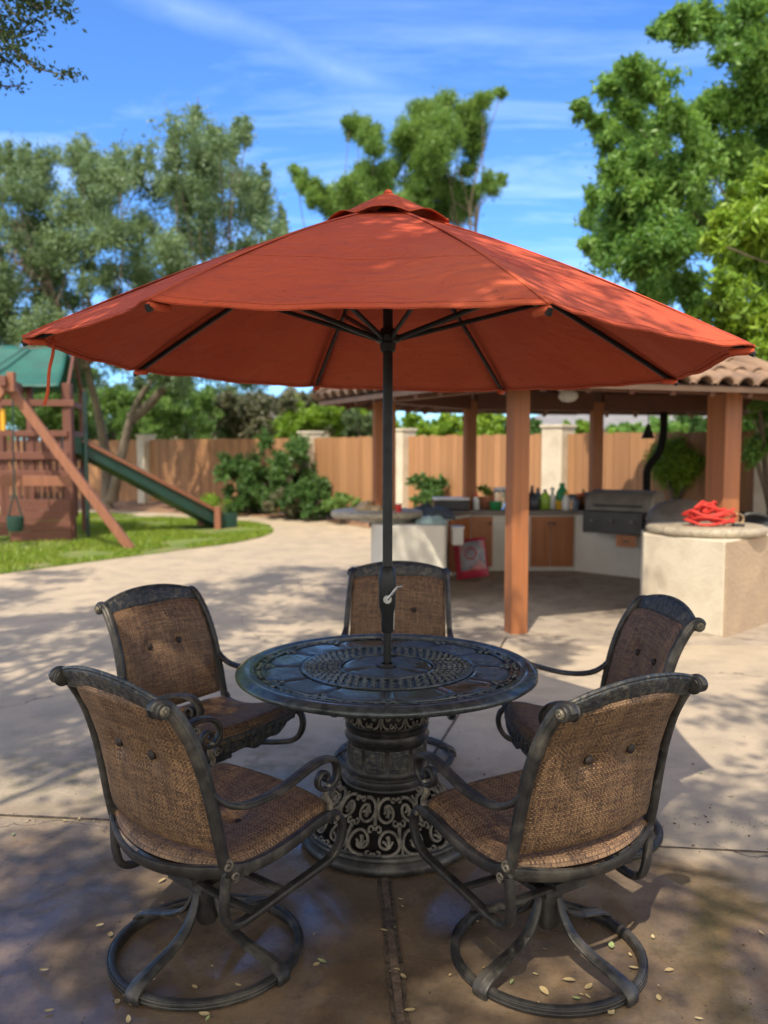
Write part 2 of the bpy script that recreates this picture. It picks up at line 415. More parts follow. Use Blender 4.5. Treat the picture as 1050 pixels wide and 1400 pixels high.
        if parent is not None: o.parent = parent
        if bevel:
            md = o.modifiers.new('edge', 'BEVEL'); md.width = bevel; md.segments = 2; md.limit_method = 'ANGLE'
        return o

def tag(o, label=None, cat=None, group=None, kind=None):
    if label: o['label'] = label
    if cat: o['category'] = cat
    if group: o['group'] = group
    if kind: o['kind'] = kind
    return o
def empty(name, loc, label=None, cat=None, group=None, rz=0.):
    o = bpy.data.objects.new(name, None); col.objects.link(o); o.location = loc; o.rotation_euler = (0, 0, rz)
    o.empty_display_size = .1
    return tag(o, label, cat, group)
def copy_tree(o, parent=None):
    c = o.copy(); col.objects.link(c)
    if parent is not None: c.parent = parent
    for ch in list(o.children): copy_tree(ch, c)
    return c
def struct(name, mb, mat, **k):
    o = mb.build(name, mat, None, **k); o['kind'] = 'structure'; return o

# pixel helpers (used only to look up real ground positions)
F_, P_, H_ = 1174.4, .0743, 1.6112
def ray(x, y):
    a = (x - 525) / F_; b = (700 - y) / F_
    return a, math.cos(P_) + b * math.sin(P_), -math.sin(P_) + b * math.cos(P_)
def gp(x, y, z=0.):
    a, Y, Z = ray(x, y); t = (z - H_) / Z; return a * t, Y * t
def dp(x, y, Y0):
    a, Y, Z = ray(x, y); t = Y0 / Y; return Vector((a * t, Y0, H_ + Z * t))
#SECTION2
# ================================================================== SETTING
mb = MB(); mb.add([(-160, -60, -.03), (160, -60, -.03), (160, 260, -.03), (-160, 260, -.03)], [(0, 1, 2, 3)])
struct('ground', mb, M['ground'])
# lawn edge measured from the photograph
edge = [(-7.5, 9.3), (-6.2, 9.9), (-5.2, 10.5), (-4.6, 11.4), (-3.95, 12.4), (-3.2, 13.5), (-2.55, 14.5), (-2.2, 15.6), (-2.15, 16.6), (-2.4, 17.7), (-3.1, 18.6), (-3.9, 19.1), (-5.5, 20.0), (-7.5, 21.2), (-10.5, 22.4)]
edge = [(p.x, p.y) for p in catmull([(x, y, 0) for x, y in edge], 5)]
patio_poly = [(-16, -6), (9, -6), (9, 16.5), (1.5, 15.2), (-.3, 17.2), (-1.3, 19.2), (-2.4, 20.0), (-4.2, 21.0), (-7.6, 23.0), (-10.6, 24.2), (-10.5, 22.4)]
inner = list(reversed(edge))[1:]
pp = [(-16, -6), (9, -6), (9, 16.5), (1.5, 15.2), (-.3, 17.2), (-1.3, 19.0), (-2.4, 19.9), (-4.2, 20.7), (-7.6, 22.5), (-10.6, 23.6)] + inner + [(-16, 9.3)]
mb = MB(); mb.prism(pp, -.12, 0); struct('patio', mb, M['patio'], smooth=False)
mb = MB(); mb.prism([(-20, 9.3)] + edge + [(-20, 22.4)], -.12, .012)
struct('lawn', mb, M['lawn'], smooth=False)
mb = MB(); mb.prism([(-10.6, 23.62), (-7.6, 22.52), (-4.2, 20.72), (-2.4, 19.92), (-1.3, 19.02), (-.3, 17.22), (1.5, 15.22), (9, 16.52), (9, 17.5), (2.5, 19), (-2, 21.5), (-7, 27), (-16, 28), (-16, 24)], -.12, .025)
struct('mulch_bed', mb, M['mulch'], smooth=False)
# patio under the shelter
slabp = [(.9, 6.9), (3.6, 6.95), (5.8, 9.8), (4.8, 12.7), (1.0, 12.3), (-.75, 10.4), (-.6, 8.9)]
mb = MB(); mb.prism(slabp, -.1, .004); struct('shelter_floor', mb, M['slab'], smooth=False)
def strip(name, pts, w, mat='joint', zz=.004):
    mb = MB(); pts = [Vector((*pts[0], 0)).lerp(Vector((*pts[-1], 0)), i / 60) if len(pts) == 2 else None for i in range(61)] if len(pts) == 2 else [Vector((a[0] + (b[0] - a[0]) * i / 20, a[1] + (b[1] - a[1]) * i / 20, 0)) for a, b in zip(pts, pts[1:]) for i in range(20)]; vs = []; fs = []
    for i, p in enumerate(pts):
        t = (pts[min(i + 1, len(pts) - 1)] - pts[max(i - 1, 0)]).normalized(); n = Vector((-t.y, t.x, 0))
        ww = w / 2 * (1 + .25 * noise.noise(Vector((p.x * 7, p.y * 7, 0))))
        vs += [p + n * ww + Vector((0, 0, zz)), p - n * ww + Vector((0, 0, zz))]
    for i in range(len(pts) - 1): fs.append((2 * i, 2 * i + 1, 2 * i + 3, 2 * i + 2))
    mb.add(vs, fs); struct(name, mb, M[mat])
strip('expansion_joint', [(-5, 4.0), (-.02, 3.5)], .016)
strip('expansion_joint', [(.02, 3.495), (4, 3.03)], .012)
strip('expansion_joint', [(-.02, 3.48), (.11, 1.2)], .05)
strip('joint_plank', [(-.018, 3.46), (.108, 1.2)], .024, 'plank', .009)
strip('expansion_joint', [(.01, 3.52), (1.04, 7.2)], .014)
strip('expansion_joint', [(2.95, 7.2), (5, 6.15)], .012)
strip('expansion_joint', [(-1.1, 7.3), (1.04, 7.22)], .008)


# fallen leaves, measured from the photograph
lp = [(150, 1281), (170, 1365), (160, 1372), (178, 1376), (290, 1323), (440, 1318), (432, 1322), (405, 1307), (266, 1352), (284, 1395), (67, 1385), (176, 1398), (136, 1268), (192, 1249), (222, 1206),
      (795, 1362), (804, 1365), (788, 1368), (805, 1352), (661, 1326), (615, 1335), (640, 1270), (650, 1262), (862, 1308), (866, 1326), (893, 1284), (915, 1329), (900, 1350), (955, 1396), (836, 1296),
      (88, 1124), (108, 1122), (128, 1124), (18, 1143), (618, 1290), (622, 1302), (1041, 1278), (430, 1280), (540, 1330), (525, 1275), (860, 1083), (958, 1058), (1000, 1090), (975, 1022), (356, 1130), (700, 1345), (745, 1300), (60, 1330), (560, 1385)]
def leaf_mesh(i):
    rr = random.Random(i)
    L = rr.uniform(.008, .021); W = L * rr.uniform(.35, .6); cv = rr.uniform(.1, .55); vs = []; fs = []
    n = 6
    for k in range(n + 1):
        t = k / n; w = W * math.sin(PI * min(1, t * .92 + .04)) ** .8; x = (t - .5) * 2 * L
        z = .004 + cv * L * (2 * t - 1) ** 2 * .6
        vs += [(x, -w, z + w * .35), (x, 0, z), (x, w, z + w * .35)]
    for k in range(n):
        a = 3 * k; fs += [(a, a + 3, a + 4, a + 1), (a + 1, a + 4, a + 5, a + 2)]
    me = bpy.data.meshes.new('fallen_leaf'); me.from_pydata(vs, [], fs); me.shade_smooth()
    me.materials.append(M['deadleaf'] if rr.random() < .8 else M['deadleaf_green']); return me
lm = [leaf_mesh(i) for i in range(20)]
for i in range(24):      # more litter gathered along the joints and round the chair bases
    r_ = random.random()
    if r_ < .3: lp.append((random.gauss(545, 10), random.uniform(1215, 1395)))
    elif r_ < .5: lp.append((random.uniform(0, 240), random.gauss(1126, 5)))
    elif r_ < .75: lp.append((random.gauss(800, 70), random.gauss(1350, 30)))
    else: lp.append((random.gauss(230, 90), random.gauss(1360, 25)))
for i, (px, py) in enumerate(lp):
    o = bpy.data.objects.new('fallen_leaf', lm[i % 12]); x, y = gp(px, py); o.location = (x, y, .003)
    o.scale = [random.uniform(.6, 1.15)] * 3
    o.rotation_euler = (random.uniform(-.2, .2), random.uniform(-.15, .15), random.uniform(0, 6.28)); col.objects.link(o)
    tag(o, 'small curled fallen leaf lying on the concrete patio', 'leaf', 'fallen leaves scattered on the patio')

mb = MB(); rg = random.Random(4)          # grit and crumbs of bark on the near slabs
for i in range(900):
    px = rg.uniform(-10, 1060); py = rg.uniform(1000, 1400) if i % 3 else rg.gauss(1124, 5)
    x, y = gp(px, py); s_ = rg.uniform(.0012, .0042) * (1 if rg.random() < .93 else 2.2); a = rg.uniform(0, 6.28); e = rg.uniform(.4, 1)
    vs = [(x + s_ * math.cos(a + k * 2 * PI / 5) * (1 if k % 2 else e), y + s_ * math.sin(a + k * 2 * PI / 5), .0008) for k in range(5)] + [(x, y, s_ * .9)]
    mb.add(vs, [(k, (k + 1) % 5, 5) for k in range(5)])
g_ = mb.build('grit', M['joint'], None); g_['kind'] = 'stuff'; g_['label'] = 'fine dark grit and bark crumbs on the concrete'
# ------------------------------------------------------------------ fence
def fence_pt(t): return (-6.9 + t * 9.76, 25 - t * 10.5)
FP = [(-13.0, 28.6), (-6.9, 25.0), (-1.72, 20.1), (.36, 17.3), (2.93, 14.5), (5.4, 11.9), (8.6, 8.6)]
def fence_panel(a, b, label, z1=1.83):
    a = Vector((*a, 0)); b = Vector((*b, 0)); t = (b - a); L = t.length; t.normalize(); nrm = Vector((t.y, -t.x, 0))
    ang = math.atan2(t.y, t.x)
    root = empty('fence_panel', (*(a + b).to_2d() / 2, 0), label, 'fence', 'cedar fence panels between the pillars')
    mb = MB(); mb.tint = []; n = int(L / .142)
    for i in range(n):
        c = a + t * ((i + .5) * L / n); h = z1 + random.uniform(-.012, .012)
        mb.box((c.x + nrm.x * random.uniform(0, .006), c.y, h / 2 + .04), (L / n - .008, .018, h - .04), rz=ang)
        tt = random.random() ** 1.1 * 1.2; mb.tint += [tt] * 6
    mb.build('boards', M['fence'], root, smooth=False)
    mb = MB(); mb.tint = []
    for z in (.35, 1.0, 1.6):
        c = (a + b) / 2 - nrm * .04; mb.box((c.x, c.y, z), (L, .04, .09), rz=ang); mb.tint += [.5] * 6
    mb.build('rail', M['fence'], root, smooth=False)
def pillar(p, w, h, label, mat='stucco'):
    root = empty('stucco_pillar', (p[0], p[1], 0), label, 'pillar', 'stucco pillars of the fence')
    mb = MB(); mb.box((p[0], p[1], h / 2), (w, w, h), rz=R(-45)); mb.build('shaft', M[mat], root, smooth=False, bevel=.015)
    mb = MB(); mb.box((p[0], p[1], h + .025), (w + .05, w + .05, .05), rz=R(-45)); mb.build('cap', M[mat], root, smooth=False, bevel=.012)
flab = ['cedar fence panel at far left behind the play set', 'long cedar fence panel above the slide end and leafy shrubs', 'cedar fence panel just left of the umbrella pole', 'cedar fence panel behind the left half of the kitchen shelter',
        'sunlit cedar fence panel behind the grill', 'cedar fence panel at the right edge behind the thick shelter post']
for i in range(6):
    a = Vector(FP[i]); b = Vector(FP[i + 1]); d = (b - a).normalized() * .2
    fence_panel(a + d, b - d, flab[i])
plab = ['pale pillar at the far left end of the cedar fence', 'bright cream pillar between the oak trunk and the fence', 'shaded pillar with shrub against it', 'pillar showing beside the left shelter post', 'bright wide stucco pillar seen through the shelter', 'stucco pillar hidden past the right shelter post', 'stucco pillar beyond the right edge']
for i, p in enumerate(FP[:6]):
    pillar(p, .40, 1.95, plab[i])

# neighbouring house roofs beyond the fence
def house(x, y, w, d, h, rh, label):
    root = empty('neighbour_house', (x, y, 0), label, 'house', None)
    mb = MB(); mb.box((x, y, h / 2), (w, d, h)); mb.build('wall', M['stucco'], root, smooth=False)
    mb = MB(); e = .5
    vs = [(x - w / 2 - e, y - d / 2 - e, h + .003), (x + w / 2 + e, y - d / 2 - e, h + .003), (x + w / 2 + e, y + d / 2 + e, h + .003), (x - w / 2 - e, y + d / 2 + e, h + .003), (x - w / 4, y, h + rh), (x + w / 4, y, h + rh)]
    mb.add(vs, [(0, 1, 5, 4), (1, 2, 5), (2, 3, 4, 5), (3, 0, 4), (3, 2, 1, 0)]); rf = mb.build('roof', M['roofgrey'], root, smooth=False)
    mb = MB(); mb.box((x + w * .1, y - .6, h + rh * .9), (.5, .5, 1.0)); mb.build('chimney', M['stucco'], rf, smooth=False)
    for k in (-.3, .25):
        mb = MB(); mb.box((x + k * w, y - d / 2 - .02, h * .55), (1.4, .06, 1.1)); mb.build('window', M['black'], root, smooth=False)
house(13.5, 46, 15, 9, 2.5, 1.3, 'low grey roofed house far behind the fence, seen through the shelter')
house(-8, 62, 18, 9, 2.9, 1.9, 'far low house behind the trees, left of the umbrella pole')

# ================================================================== SHELTER
GP = [(1.152, 7.42), (3.28, 8.32), (5.0, 10.3), (4.9, 12.3), (2.93, 11.9), (1.14, 11.45), (0.0, 9.75)]
cen = Vector((2.45, 10.1))
shel = empty('shelter', (cen.x, cen.y, 0), 'patio shelter with brown barrel tile roof on square painted posts over the kitchen', 'pavilion')
pw = [(.155, 17), (.225, 28), (.18, 0), (.18, 0), (.15, 10), (.15, 12), (.235, 8)]
for (x, y), (w, r) in zip(GP, pw):
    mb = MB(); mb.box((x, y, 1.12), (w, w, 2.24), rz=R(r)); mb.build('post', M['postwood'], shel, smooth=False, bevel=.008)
def off_poly(poly, d):
    out = []; n = len(poly)
    for i in range(n):
        p0 = Vector(poly[i - 1]); p1 = Vector(poly[i]); p2 = Vector(poly[(i + 1) % n])
        e1 = (p1 - p0).normalized(); e2 = (p2 - p1).normalized(); n1 = Vector((e1.y, -e1.x)); n2 = Vector((e2.y, -e2.x))
        b = (n1 + n2).normalized(); out.append(p1 + b * (d / max(.35, b.dot(n1))))
    return out
# beams run post to post
for i in range(len(GP)):
    a = GP[i]; b = GP[(i + 1) % len(GP)]
    d = (Vector(b) - Vector(a)).normalized() * .08
    mb = MB(); mb.beam((a[0] + d.x, a[1] + d.y, 2.235), (b[0] - d.x, b[1] - d.y, 2.235), .12, .23)
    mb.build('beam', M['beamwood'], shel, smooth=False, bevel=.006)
EV = off_poly(GP, .62); EVz = 2.12
apex = Vector((cen.x, cen.y, 3.12))
for i in range(len(EV)):
    a = EV[i]; b = EV[(i + 1) % len(EV)]
    A = Vector((a.x, a.y, EVz)); B = Vector((b.x, b.y, EVz))
    # boarded ceiling and roof deck as one closed wedge
    mb = MB(); up = Vector((0, 0, .035))
    mb.add([A, B, apex, A + up, B + up, apex + up], [(0, 2, 1), (3, 4, 5), (0, 1, 4, 3), (1, 2, 5, 4), (2, 0, 3, 5)])
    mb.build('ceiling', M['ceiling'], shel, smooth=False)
    t = (B - A).normalized(); out = Vector((t.y, -t.x, 0))
    mb = MB(); mb.beam(A + out * .012 + Vector((0, 0, -.01)), B + out * .012 + Vector((0, 0, .0)), .02, .045); mb.build('drip_edge', M['fascia'], shel, smooth=False)
    # exposed rafter tails under the eave
    L = (B - A).length; n = int(L / .42); mb = MB()
    for k in range(1, n):
        p = A.lerp(B, k / n) - out * .02 + Vector((0, 0, -.03)); q = p + (apex - p).normalized() * .75 + Vector((0, 0, -.0))
        mb.beam(p, q, .045, .07)
    mb.build('rafter_tail', M['beamwood'], shel, smooth=False)
    # barrel tiles: courses of tapered half pipes running up the slope
    mid = (A + B) / 2; slope = (apex - mid); slope -= t * slope.dot(t); H = slope.length; sl = slope.normalized(); nn = t.cross(sl).normalized()
    if nn.z < 0: nn = -nn
    sa = (apex - A).dot(t); mb = MB(); sp = .235; cnt = int(L / sp)
    for k in range(cnt + 1):
        s0 = (k + .5) * L / (cnt + 1)
        hmax = H * (s0 / sa if s0 < sa else (L - s0) / (L - sa))
        c = 0; y0 = -.05
        while y0 < hmax - .05:
            y1 = min(y0 + .40, hmax + .05); vs = []; nseg = 7
            jit = random.uniform(-.006, .006)
            for (yy, rr, lift) in ((y0, .098, .052), (y1, .078, .03)):
                for th_ in (0, 1):
                    for j in range(nseg + 1):
                        an = PI * j / nseg; r2 = rr - .016 * th_
                        vs.append(A + t * (s0 + jit + r2 * math.cos(an)) + sl * yy + nn * (.022 + lift * .6 + r2 * .85 * math.sin(an)))
            q = nseg + 1; fs = []
            for j in range(nseg):
                fs += [(j, j + 1, 2 * q + j + 1, 2 * q + j), (q + j + 1, q + j, 3 * q + j, 3 * q + j + 1), (j + 1, j, q + j, q + j + 1)]
            mb.add(vs, fs)
            # pan tile between barrels
            pv = []
            for (yy, lift) in ((y0, .035), (y1, .012)):
                for j in range(5):
                    an = PI * j / 4
                    pv.append(A + t * (s0 + sp / 2 + .075 * math.cos(an)) + sl * yy + nn * (.03 + lift - .0 * an + .05 * (1 - math.sin(an))))
            mb.add(pv, [(j + 1, j, 5 + j, 6 + j) for j in range(4)])
            y0 += .34
    mb.build('roof_tiles', M['tile'], shel, angle=50)
    mb = MB(); mb.tube([A + up * 2.6 - sl * 0 + (A - apex).normalized() * .04, apex + up * 4], .09, .09, n=10); mb.build('ridge_tiles', M['tile'], shel)
# ceiling fan hanging under the roof
fx, fy = 1.98, 9.3
fan = empty('ceiling_fan', (fx, fy, 2.75), 'white ceiling fan with globe light under the shelter roof', 'ceiling fan')
mb = MB(); mb.tube([(fx, fy, 2.85), (fx, fy, 2.33)], .012); mb.build('downrod', M['white'], fan)
mb = MB(); mb.lathe([(.0, .1), (.07, .09), (.10, .04), (.10, -.01), (.06, -.04), (0, -.045)], 20, (fx, fy, 2.27)); mb.build('motor', M['white'], fan)
mb = MB(); mb.lathe([(.06, .0), (.10, -.03), (.105, -.07), (.07, -.11), (0, -.125)], 20, (fx, fy, 2.225)); mb.build('light_globe', M['white'], fan)
for k in range(5):
    a = R(72 * k + 12); c, s_ = math.cos(a), math.sin(a); mb = MB()
    mb.tube([(fx + c * .09, fy + s_ * .09, 2.27), (fx + c * .2, fy + s_ * .2, 2.265), (fx + c * .62, fy + s_ * .62, 2.26)], [.02, .055, .06], [.004, .005, .005], up=(-s_, c, .18), n=8); mb.build('blade', M['white'], fan)
# wind bell
bp = dp(886, 592, 11.2); bell = empty('wind_bell', (bp.x, bp.y, 0), 'small dark bell hanging from the shelter eave', 'bell')
mb = MB(); mb.lathe([(.012, .09), (.03, .06), (.045, 0), (.085, -.09), (.09, -.1)], 16, (bp.x, bp.y, bp.z + .03)); mb.build('bell_cup', M['black'], bell)
mb = MB(); mb.tube([(bp.x, bp.y, bp.z + .11), (bp.x, bp.y, 2.2)], .006); mb.build('cord', M['black'], bell)

# ================================================================== OUTDOOR KITCHEN
kit = empty('outdoor_kitchen', (2.0, 10.5, 0), 'curved stucco outdoor kitchen counter with round bar ends and wooden cabinet doors', 'kitchen counter')
inn = [(.62, 9.05), (.74, 10.5), (1.13, 11.2), (2.5, 11.2), (3.15, 10.55), (3.45, 9.2), (3.3, 8.75)]
out = [(4.05, 8.5), (4.2, 9.6), (3.95, 11.1), (3.1, 11.85), (.85, 11.9), (.05, 10.9), (-.14, 9.3)]
mb = MB(); mb.prism(inn + out, 0, .745); mb.build('counter_wall', M['stucco_white'], kit, smooth=False)
ct = [(.66, 9.1), (.70, 10.5), (1.11, 11.13), (2.52, 11.13), (3.09, 10.5), (3.38, 9.2), (3.25, 8.8)] + [(4.1, 8.5), (4.25, 9.6), (4.0, 11.15), (3.12, 11.9), (.82, 11.95), (0, 10.9), (-.17, 9.4)]
mb = MB(); mb.prism(ct, .747, .80); mb.build('countertop', M['countertop'], kit, smooth=False, bevel=.012)
# left bar end
mb = MB(); mb.prism([(-.14, 9.29), (-.02, 8.98), (.63, 8.98), (.66, 9.04), (.6, 9.2)], 0, .80); mb.build('bar_wall', M['stucco_white'], kit, smooth=False, bevel=.015)
def disc(c, r, z, t, name='bar_top'):
    mb = MB(); mb.lathe([(0, -t), (r - .03, -t), (r - .008, -t + .012), (r, -t * .5), (r - .006, -.012), (r - .03, 0), (0, 0)], 56, (c[0], c[1], z)); return mb.build(name, M['bartop'], kit, angle=60)
disc((-.08, 9.62), .52, .915, .075)
mb = MB(); mb.lathe([(.30, 0), (.30, .04)], 30, (0.02, 9.62, .80)); mb.build('bar_riser', M['stucco_white'], kit)
# right bar end: faceted stucco drum in front of the thick post
q0 = gp(877, 851); q1 = gp(962, 867); q2 = gp(988, 872)
mb = MB(); mb.prism([q0, q1, q2, (3.62, 7.93), (4.05, 8.49), (3.28, 8.74), (2.5, 8.3)], 0, .825); mb.build('bar_wall', M['stucco'], kit, smooth=False, bevel=.012)
n2 = (Vector((3.62, 7.93)) - Vector(q2)).normalized(); mb = MB(); a_ = Vector((*q2, .41)) + Vector((n2.y, -n2.x, 0)) * .012 + Vector((n2.x, n2.y, 0)) * .004; b_ = Vector((3.62, 7.93, .41)) + Vector((n2.y, -n2.x, 0)) * .012; mb.beam(a_, b_, .024, .81); mb.build('rough_render_panel', M['stucco_tan'], kit, smooth=False)
disc((2.98, 7.93), .535, .905, .078)
# cabinet doors
def door(a, b, z0, z1, name='cabinet_door', knob=1):
    a = Vector((*a, 0)); b = Vector((*b, 0)); t = (b - a).normalized(); n = Vector((t.y, -t.x, 0)); ang = math.atan2(t.y, t.x); L = (b - a).length; c = (a + b) / 2 + n * .012
    mb = MB(); fw = .055; zc = (z0 + z1) / 2
    for s_ in (-1, 1):
        p = c + t * s_ * (L / 2 - fw / 2); mb.box((p.x, p.y, zc), (fw, .022, z1 - z0), rz=ang)
        mb.box((c.x, c.y, zc + s_ * ((z1 - z0) / 2 - fw / 2)), (L - 2 * fw, .022, fw), rz=ang)
    p = c - n * .005; mb.box((p.x, p.y, zc), (L - 2 * fw, .012, z1 - z0 - 2 * fw), rz=ang)
    mb.box((p.x, p.y, zc), (L - 2 * fw - .07, .02, z1 - z0 - 2 * fw - .07), rz=ang)
    d = mb.build(name, M['cabinet'], kit, smooth=False, bevel=.003)
    if knob:
        p = c + t * knob * (L / 2 - .03) + n * .025; mb = MB(); mb.lathe([(0, -.02), (.014, -.015), (.016, 0), (.014, .015), (0, .02)], 10, (p.x, p.y, z1 - .09)); mb.build('handle', M['black'], d)
door((.80, 10.57), (1.10, 11.13), .06, .72, knob=0)
door((1.14, 11.2), (1.42, 11.2), .06, .72, knob=1)
door((1.92, 11.2), (2.18, 11.2), .06, .72, knob=1); door((2.19, 11.2), (2.48, 11.2), .06, .72, knob=-1)
a = Vector((2.5, 11.2)).lerp(Vector((3.15, 10.55)), .0)
# grills set in the counter
g1 = dp(840, 712, 10.55)
gr = empty('gas_grill', (g1.x, g1.y, 0), 'wide built-in grill with black front box and low grey hood in the counter', 'grill')
ga = R(-32)
mb = MB(); mb.box((g1.x, g1.y, .70), (.74, .2, .27), rz=ga); mb.build('firebox', M['black'], gr, smooth=False, bevel=.01)
mb = MB(); c = Vector((g1.x + .22, g1.y + .32, .82)); vs = []; fs = []
rot = Matrix.Rotation(ga, 3, 'Z'); prof = [(-.30, 0), (-.29, .12), (-.2, .22), (-.02, .265), (.2, .25), (.3, .15), (.32, 0)]
for sx in (-.43, -.40, .40, .43):
    k = 1 if abs(sx) < .42 else .9
    for y_, z_ in prof: vs.append(c + rot @ Vector((sx, y_ * k, z_ * k)))
m_ = len(prof)
for i in range(3):
    for j in range(m_ - 1): fs.append((i * m_ + j, i * m_ + j + 1, (i + 1) * m_ + j + 1, (i + 1) * m_ + j))
fs += [tuple(range(m_ - 1, -1, -1)), tuple(3 * m_ + j for j in range(m_))]
mb.add(vs, fs); hd = mb.build('hood', M['grillsteel'], gr, smooth=True)
mb = MB(); p0 = c + rot @ Vector((-.3, -.33, .08)); p1 = c + rot @ Vector((.3, -.33, .08)); mb.tube([p0, p1], .012); mb.build('handle', M['black'], hd)
for kx in (-.25, 0, .25):
    p = Vector((g1.x, g1.y, .72)) + rot @ Vector((kx, -.11, 0)); mb = MB(); mb.tube([p, p + rot @ Vector((0, -.02, 0))], .018, n=12); mb.build('knob', M['grillsteel'], gr)
p = dp(856, 740, 10.3); mb = MB(); mb.box((p.x, p.y - .0, p.z), (.24, .02, .14), rz=ga); dr = mb.build('drawer', M['cabinet'], kit, smooth=False, bevel=.004)
mb = MB(); mb.box((p.x - .01, p.y - .02, p.z), (.06, .02, .015), rz=ga); mb.build('handle', M['black'], dr)
g2 = dp(925, 700, 9.3)
gr2 = empty('round_grill', (g2.x + .05, g2.y, .8), 'round domed grey grill behind the red hose', 'grill')
mb = MB(); mb.lathe([(.36, 0), (.37, .05), (.33, .14), (.24, .21), (.1, .25), (0, .255)], 30, (g2.x + .05, g2.y, .80)); mb.build('lid', M['grillsteel'], gr2)
mb = MB(); mb.tube([(g2.x - .03, g2.y - .36, .92), (g2.x - .02, g2.y - .41, .95), (g2.x + .1, g2.y - .41, .95), (g2.x + .11, g2.y - .36, .92)], .01); mb.build('handle', M['black'], gr2)

# hose coil, tan roll, dark cover and pipe on the right
def hose():
    root = empty('red_hose', (2.98, 7.95, .905), 'tangled bright red hose heaped on the right round bar top', 'hose')
    pts = []; rr = random.Random(5)
    for k in range(150):
        a = k * .42; r = .11 + .085 * math.sin(k * .13) + rr.uniform(-.02, .02); rx = 1.25
        z = .920 + .20 * (k / 150) ** 1.1 * (1 - .5 * (r / .2)) + .04 * math.sin(a * 1.3 + k * .05) ** 2
        pts.append((2.96 + rx * r * math.cos(a) + .02 * math.sin(k * .3), 7.80 + r * .9 * math.sin(a), z))
    mb = MB(); mb.tube(catmull(pts, 4), .0105, n=6); mb.build('hose_line', M['red'], root)
    mb = MB(); lp_ = [(2.93 + .10 * math.cos(t_), 7.78, 1.02 + .085 * math.sin(t_)) for t_ in [x * .35 for x in range(-2, 12)]]
    mb.tube(catmull(lp_, 4), .012, n=6); mb.build('hose_line', M['red'], root)
    mb = MB(); mb.tube([(3.14, 7.72, .918), (3.20, 7.70, .918), (3.24, 7.69, .918)], [.014, .018, .014], n=8); mb.build('hose_nozzle', M['black'], root)
hose()
rl = empty('leather_strap', (3.27, 7.8, .905), 'tan curled strap beside the red hose on the bar top', 'strap')
mb = MB(); mb.tube([(3.22 + .055 * math.cos(t_) * (1 + .05 * t_), 7.8, .965 + .05 * math.sin(t_)) for t_ in [x * .4 for x in range(-3, 14)]], .008, .02, up=(1, 0, 0), n=6)
mb.build('band', M['tanroll'], rl)
rc = empty('grill_cover', (3.75, 8.7, .8), 'crumpled black cover lying on the counter behind the right post', 'cover')
mb = MB()
mb.grid(lambda u, v: (3.35 + .75 * u, 8.55 + .6 * v, .803 + (.14 + .05 * noise.noise(Vector((u * 5, v * 5, 1)))) * (math.sin(PI * u) * math.sin(PI * v)) ** .5), 20, 16)
mb.build('fabric', M['black'], rc)
mb = MB(); mb.tube(catmull([(3.4, 8.45, .81), (3.5, 8.42, .93), (3.62, 8.4, .97), (3.8, 8.38, .93), (4.0, 8.4, .85)], 5), .014, n=6); mb.build('hoop', M['black'], rc)

# things on the counters
def lathe_thing(name, px, pyb, Y, prof, mat, label, cat, extra=None, z=None):
    p = dp(px, pyb, Y); zz = .80 if z is None else z
    root = empty(name, (p.x, Y, zz), label, cat)
    prof = [(r_ * 1.22, z_ * 1.15) for r_, z_ in prof]; extra = [(a_, [(r_ * 1.22, z_ * 1.15) for r_, z_ in b_], c_) for a_, b_, c_ in (extra or [])]
    mb = MB(); mb.lathe(prof, 18, (p.x, Y, zz)); mb.build('body', M[mat], root)
    if extra:
        for (nm, pr_, mt) in extra:
            mb = MB(); mb.lathe(pr_, 14, (p.x, Y, zz)); mb.build(nm, M[mt], root)
    return p.x
Yb = 11.45
lathe_thing('planter', 664, 695, Yb, [(.05, 0), (.065, .02), (.08, .13), (.085, .14), (.07, .14), (.065, .1)], 'terracotta', 'terracotta pot with a green plant on the back counter', 'plant pot')
lathe_thing('spray_bottle', 646, 695, Yb, [(.035, 0), (.04, .02), (.04, .12), (.018, .17)], 'orange', 'orange bottle with white sprayer left on the back counter', 'bottle', [('trigger_head', [(.02, .17), (.022, .2), (.03, .22), (.012, .25), (0, .26)], 'white')])
lathe_thing('tin_can', 673, 695, Yb, [(.035, 0), (.037, .01), (.037, .16), (.034, .17), (0, .17)], 'orange', 'plain orange can beside the clear storage jar', 'can')
lathe_thing('storage_jar', 683, 695, Yb, [(.07, 0), (.08, .02), (.08, .2), (.06, .22)], 'glass', 'large clear jar with white lid left of the front post', 'jar', [('lid', [(.065, .221), (.067, .25), (0, .252)], 'white')])
lathe_thing('dark_bottle', 727, 697, Yb, [(.04, 0), (.045, .02), (.045, .16), (.02, .2), (.016, .25), (0, .252)], 'black', 'black bottle just right of the front post', 'bottle', [('cap', [(.018, .253), (.018, .27), (0, .271)], 'black')])
lathe_thing('dark_bottle', 735, 697, Yb + .1, [(.045, 0), (.05, .02), (.05, .14), (.022, .19), (.018, .22), (0, .222)], 'bluegrey', 'squat blue-grey bottle beside the lime one', 'bottle', [('cap', [(.02, .223), (.02, .24), (0, .241)], 'black')])
lathe_thing('lime_bottle', 745, 697, Yb, [(.05, 0), (.055, .02), (.055, .14), (.03, .19), (0, .2)], 'lime', 'lime green bottle with black cap on the counter', 'bottle', [('cap', [(.02, .2), (.022, .225), (0, .23)], 'black')])
lathe_thing('white_spray_bottle', 755, 697, Yb, [(.03, 0), (.035, .02), (.035, .14), (.014, .19)], 'white', 'slim white spray bottle between the lime and green bottles', 'bottle', [('trigger_head', [(.016, .19), (.02, .22), (.028, .235), (0, .26)], 'white')])
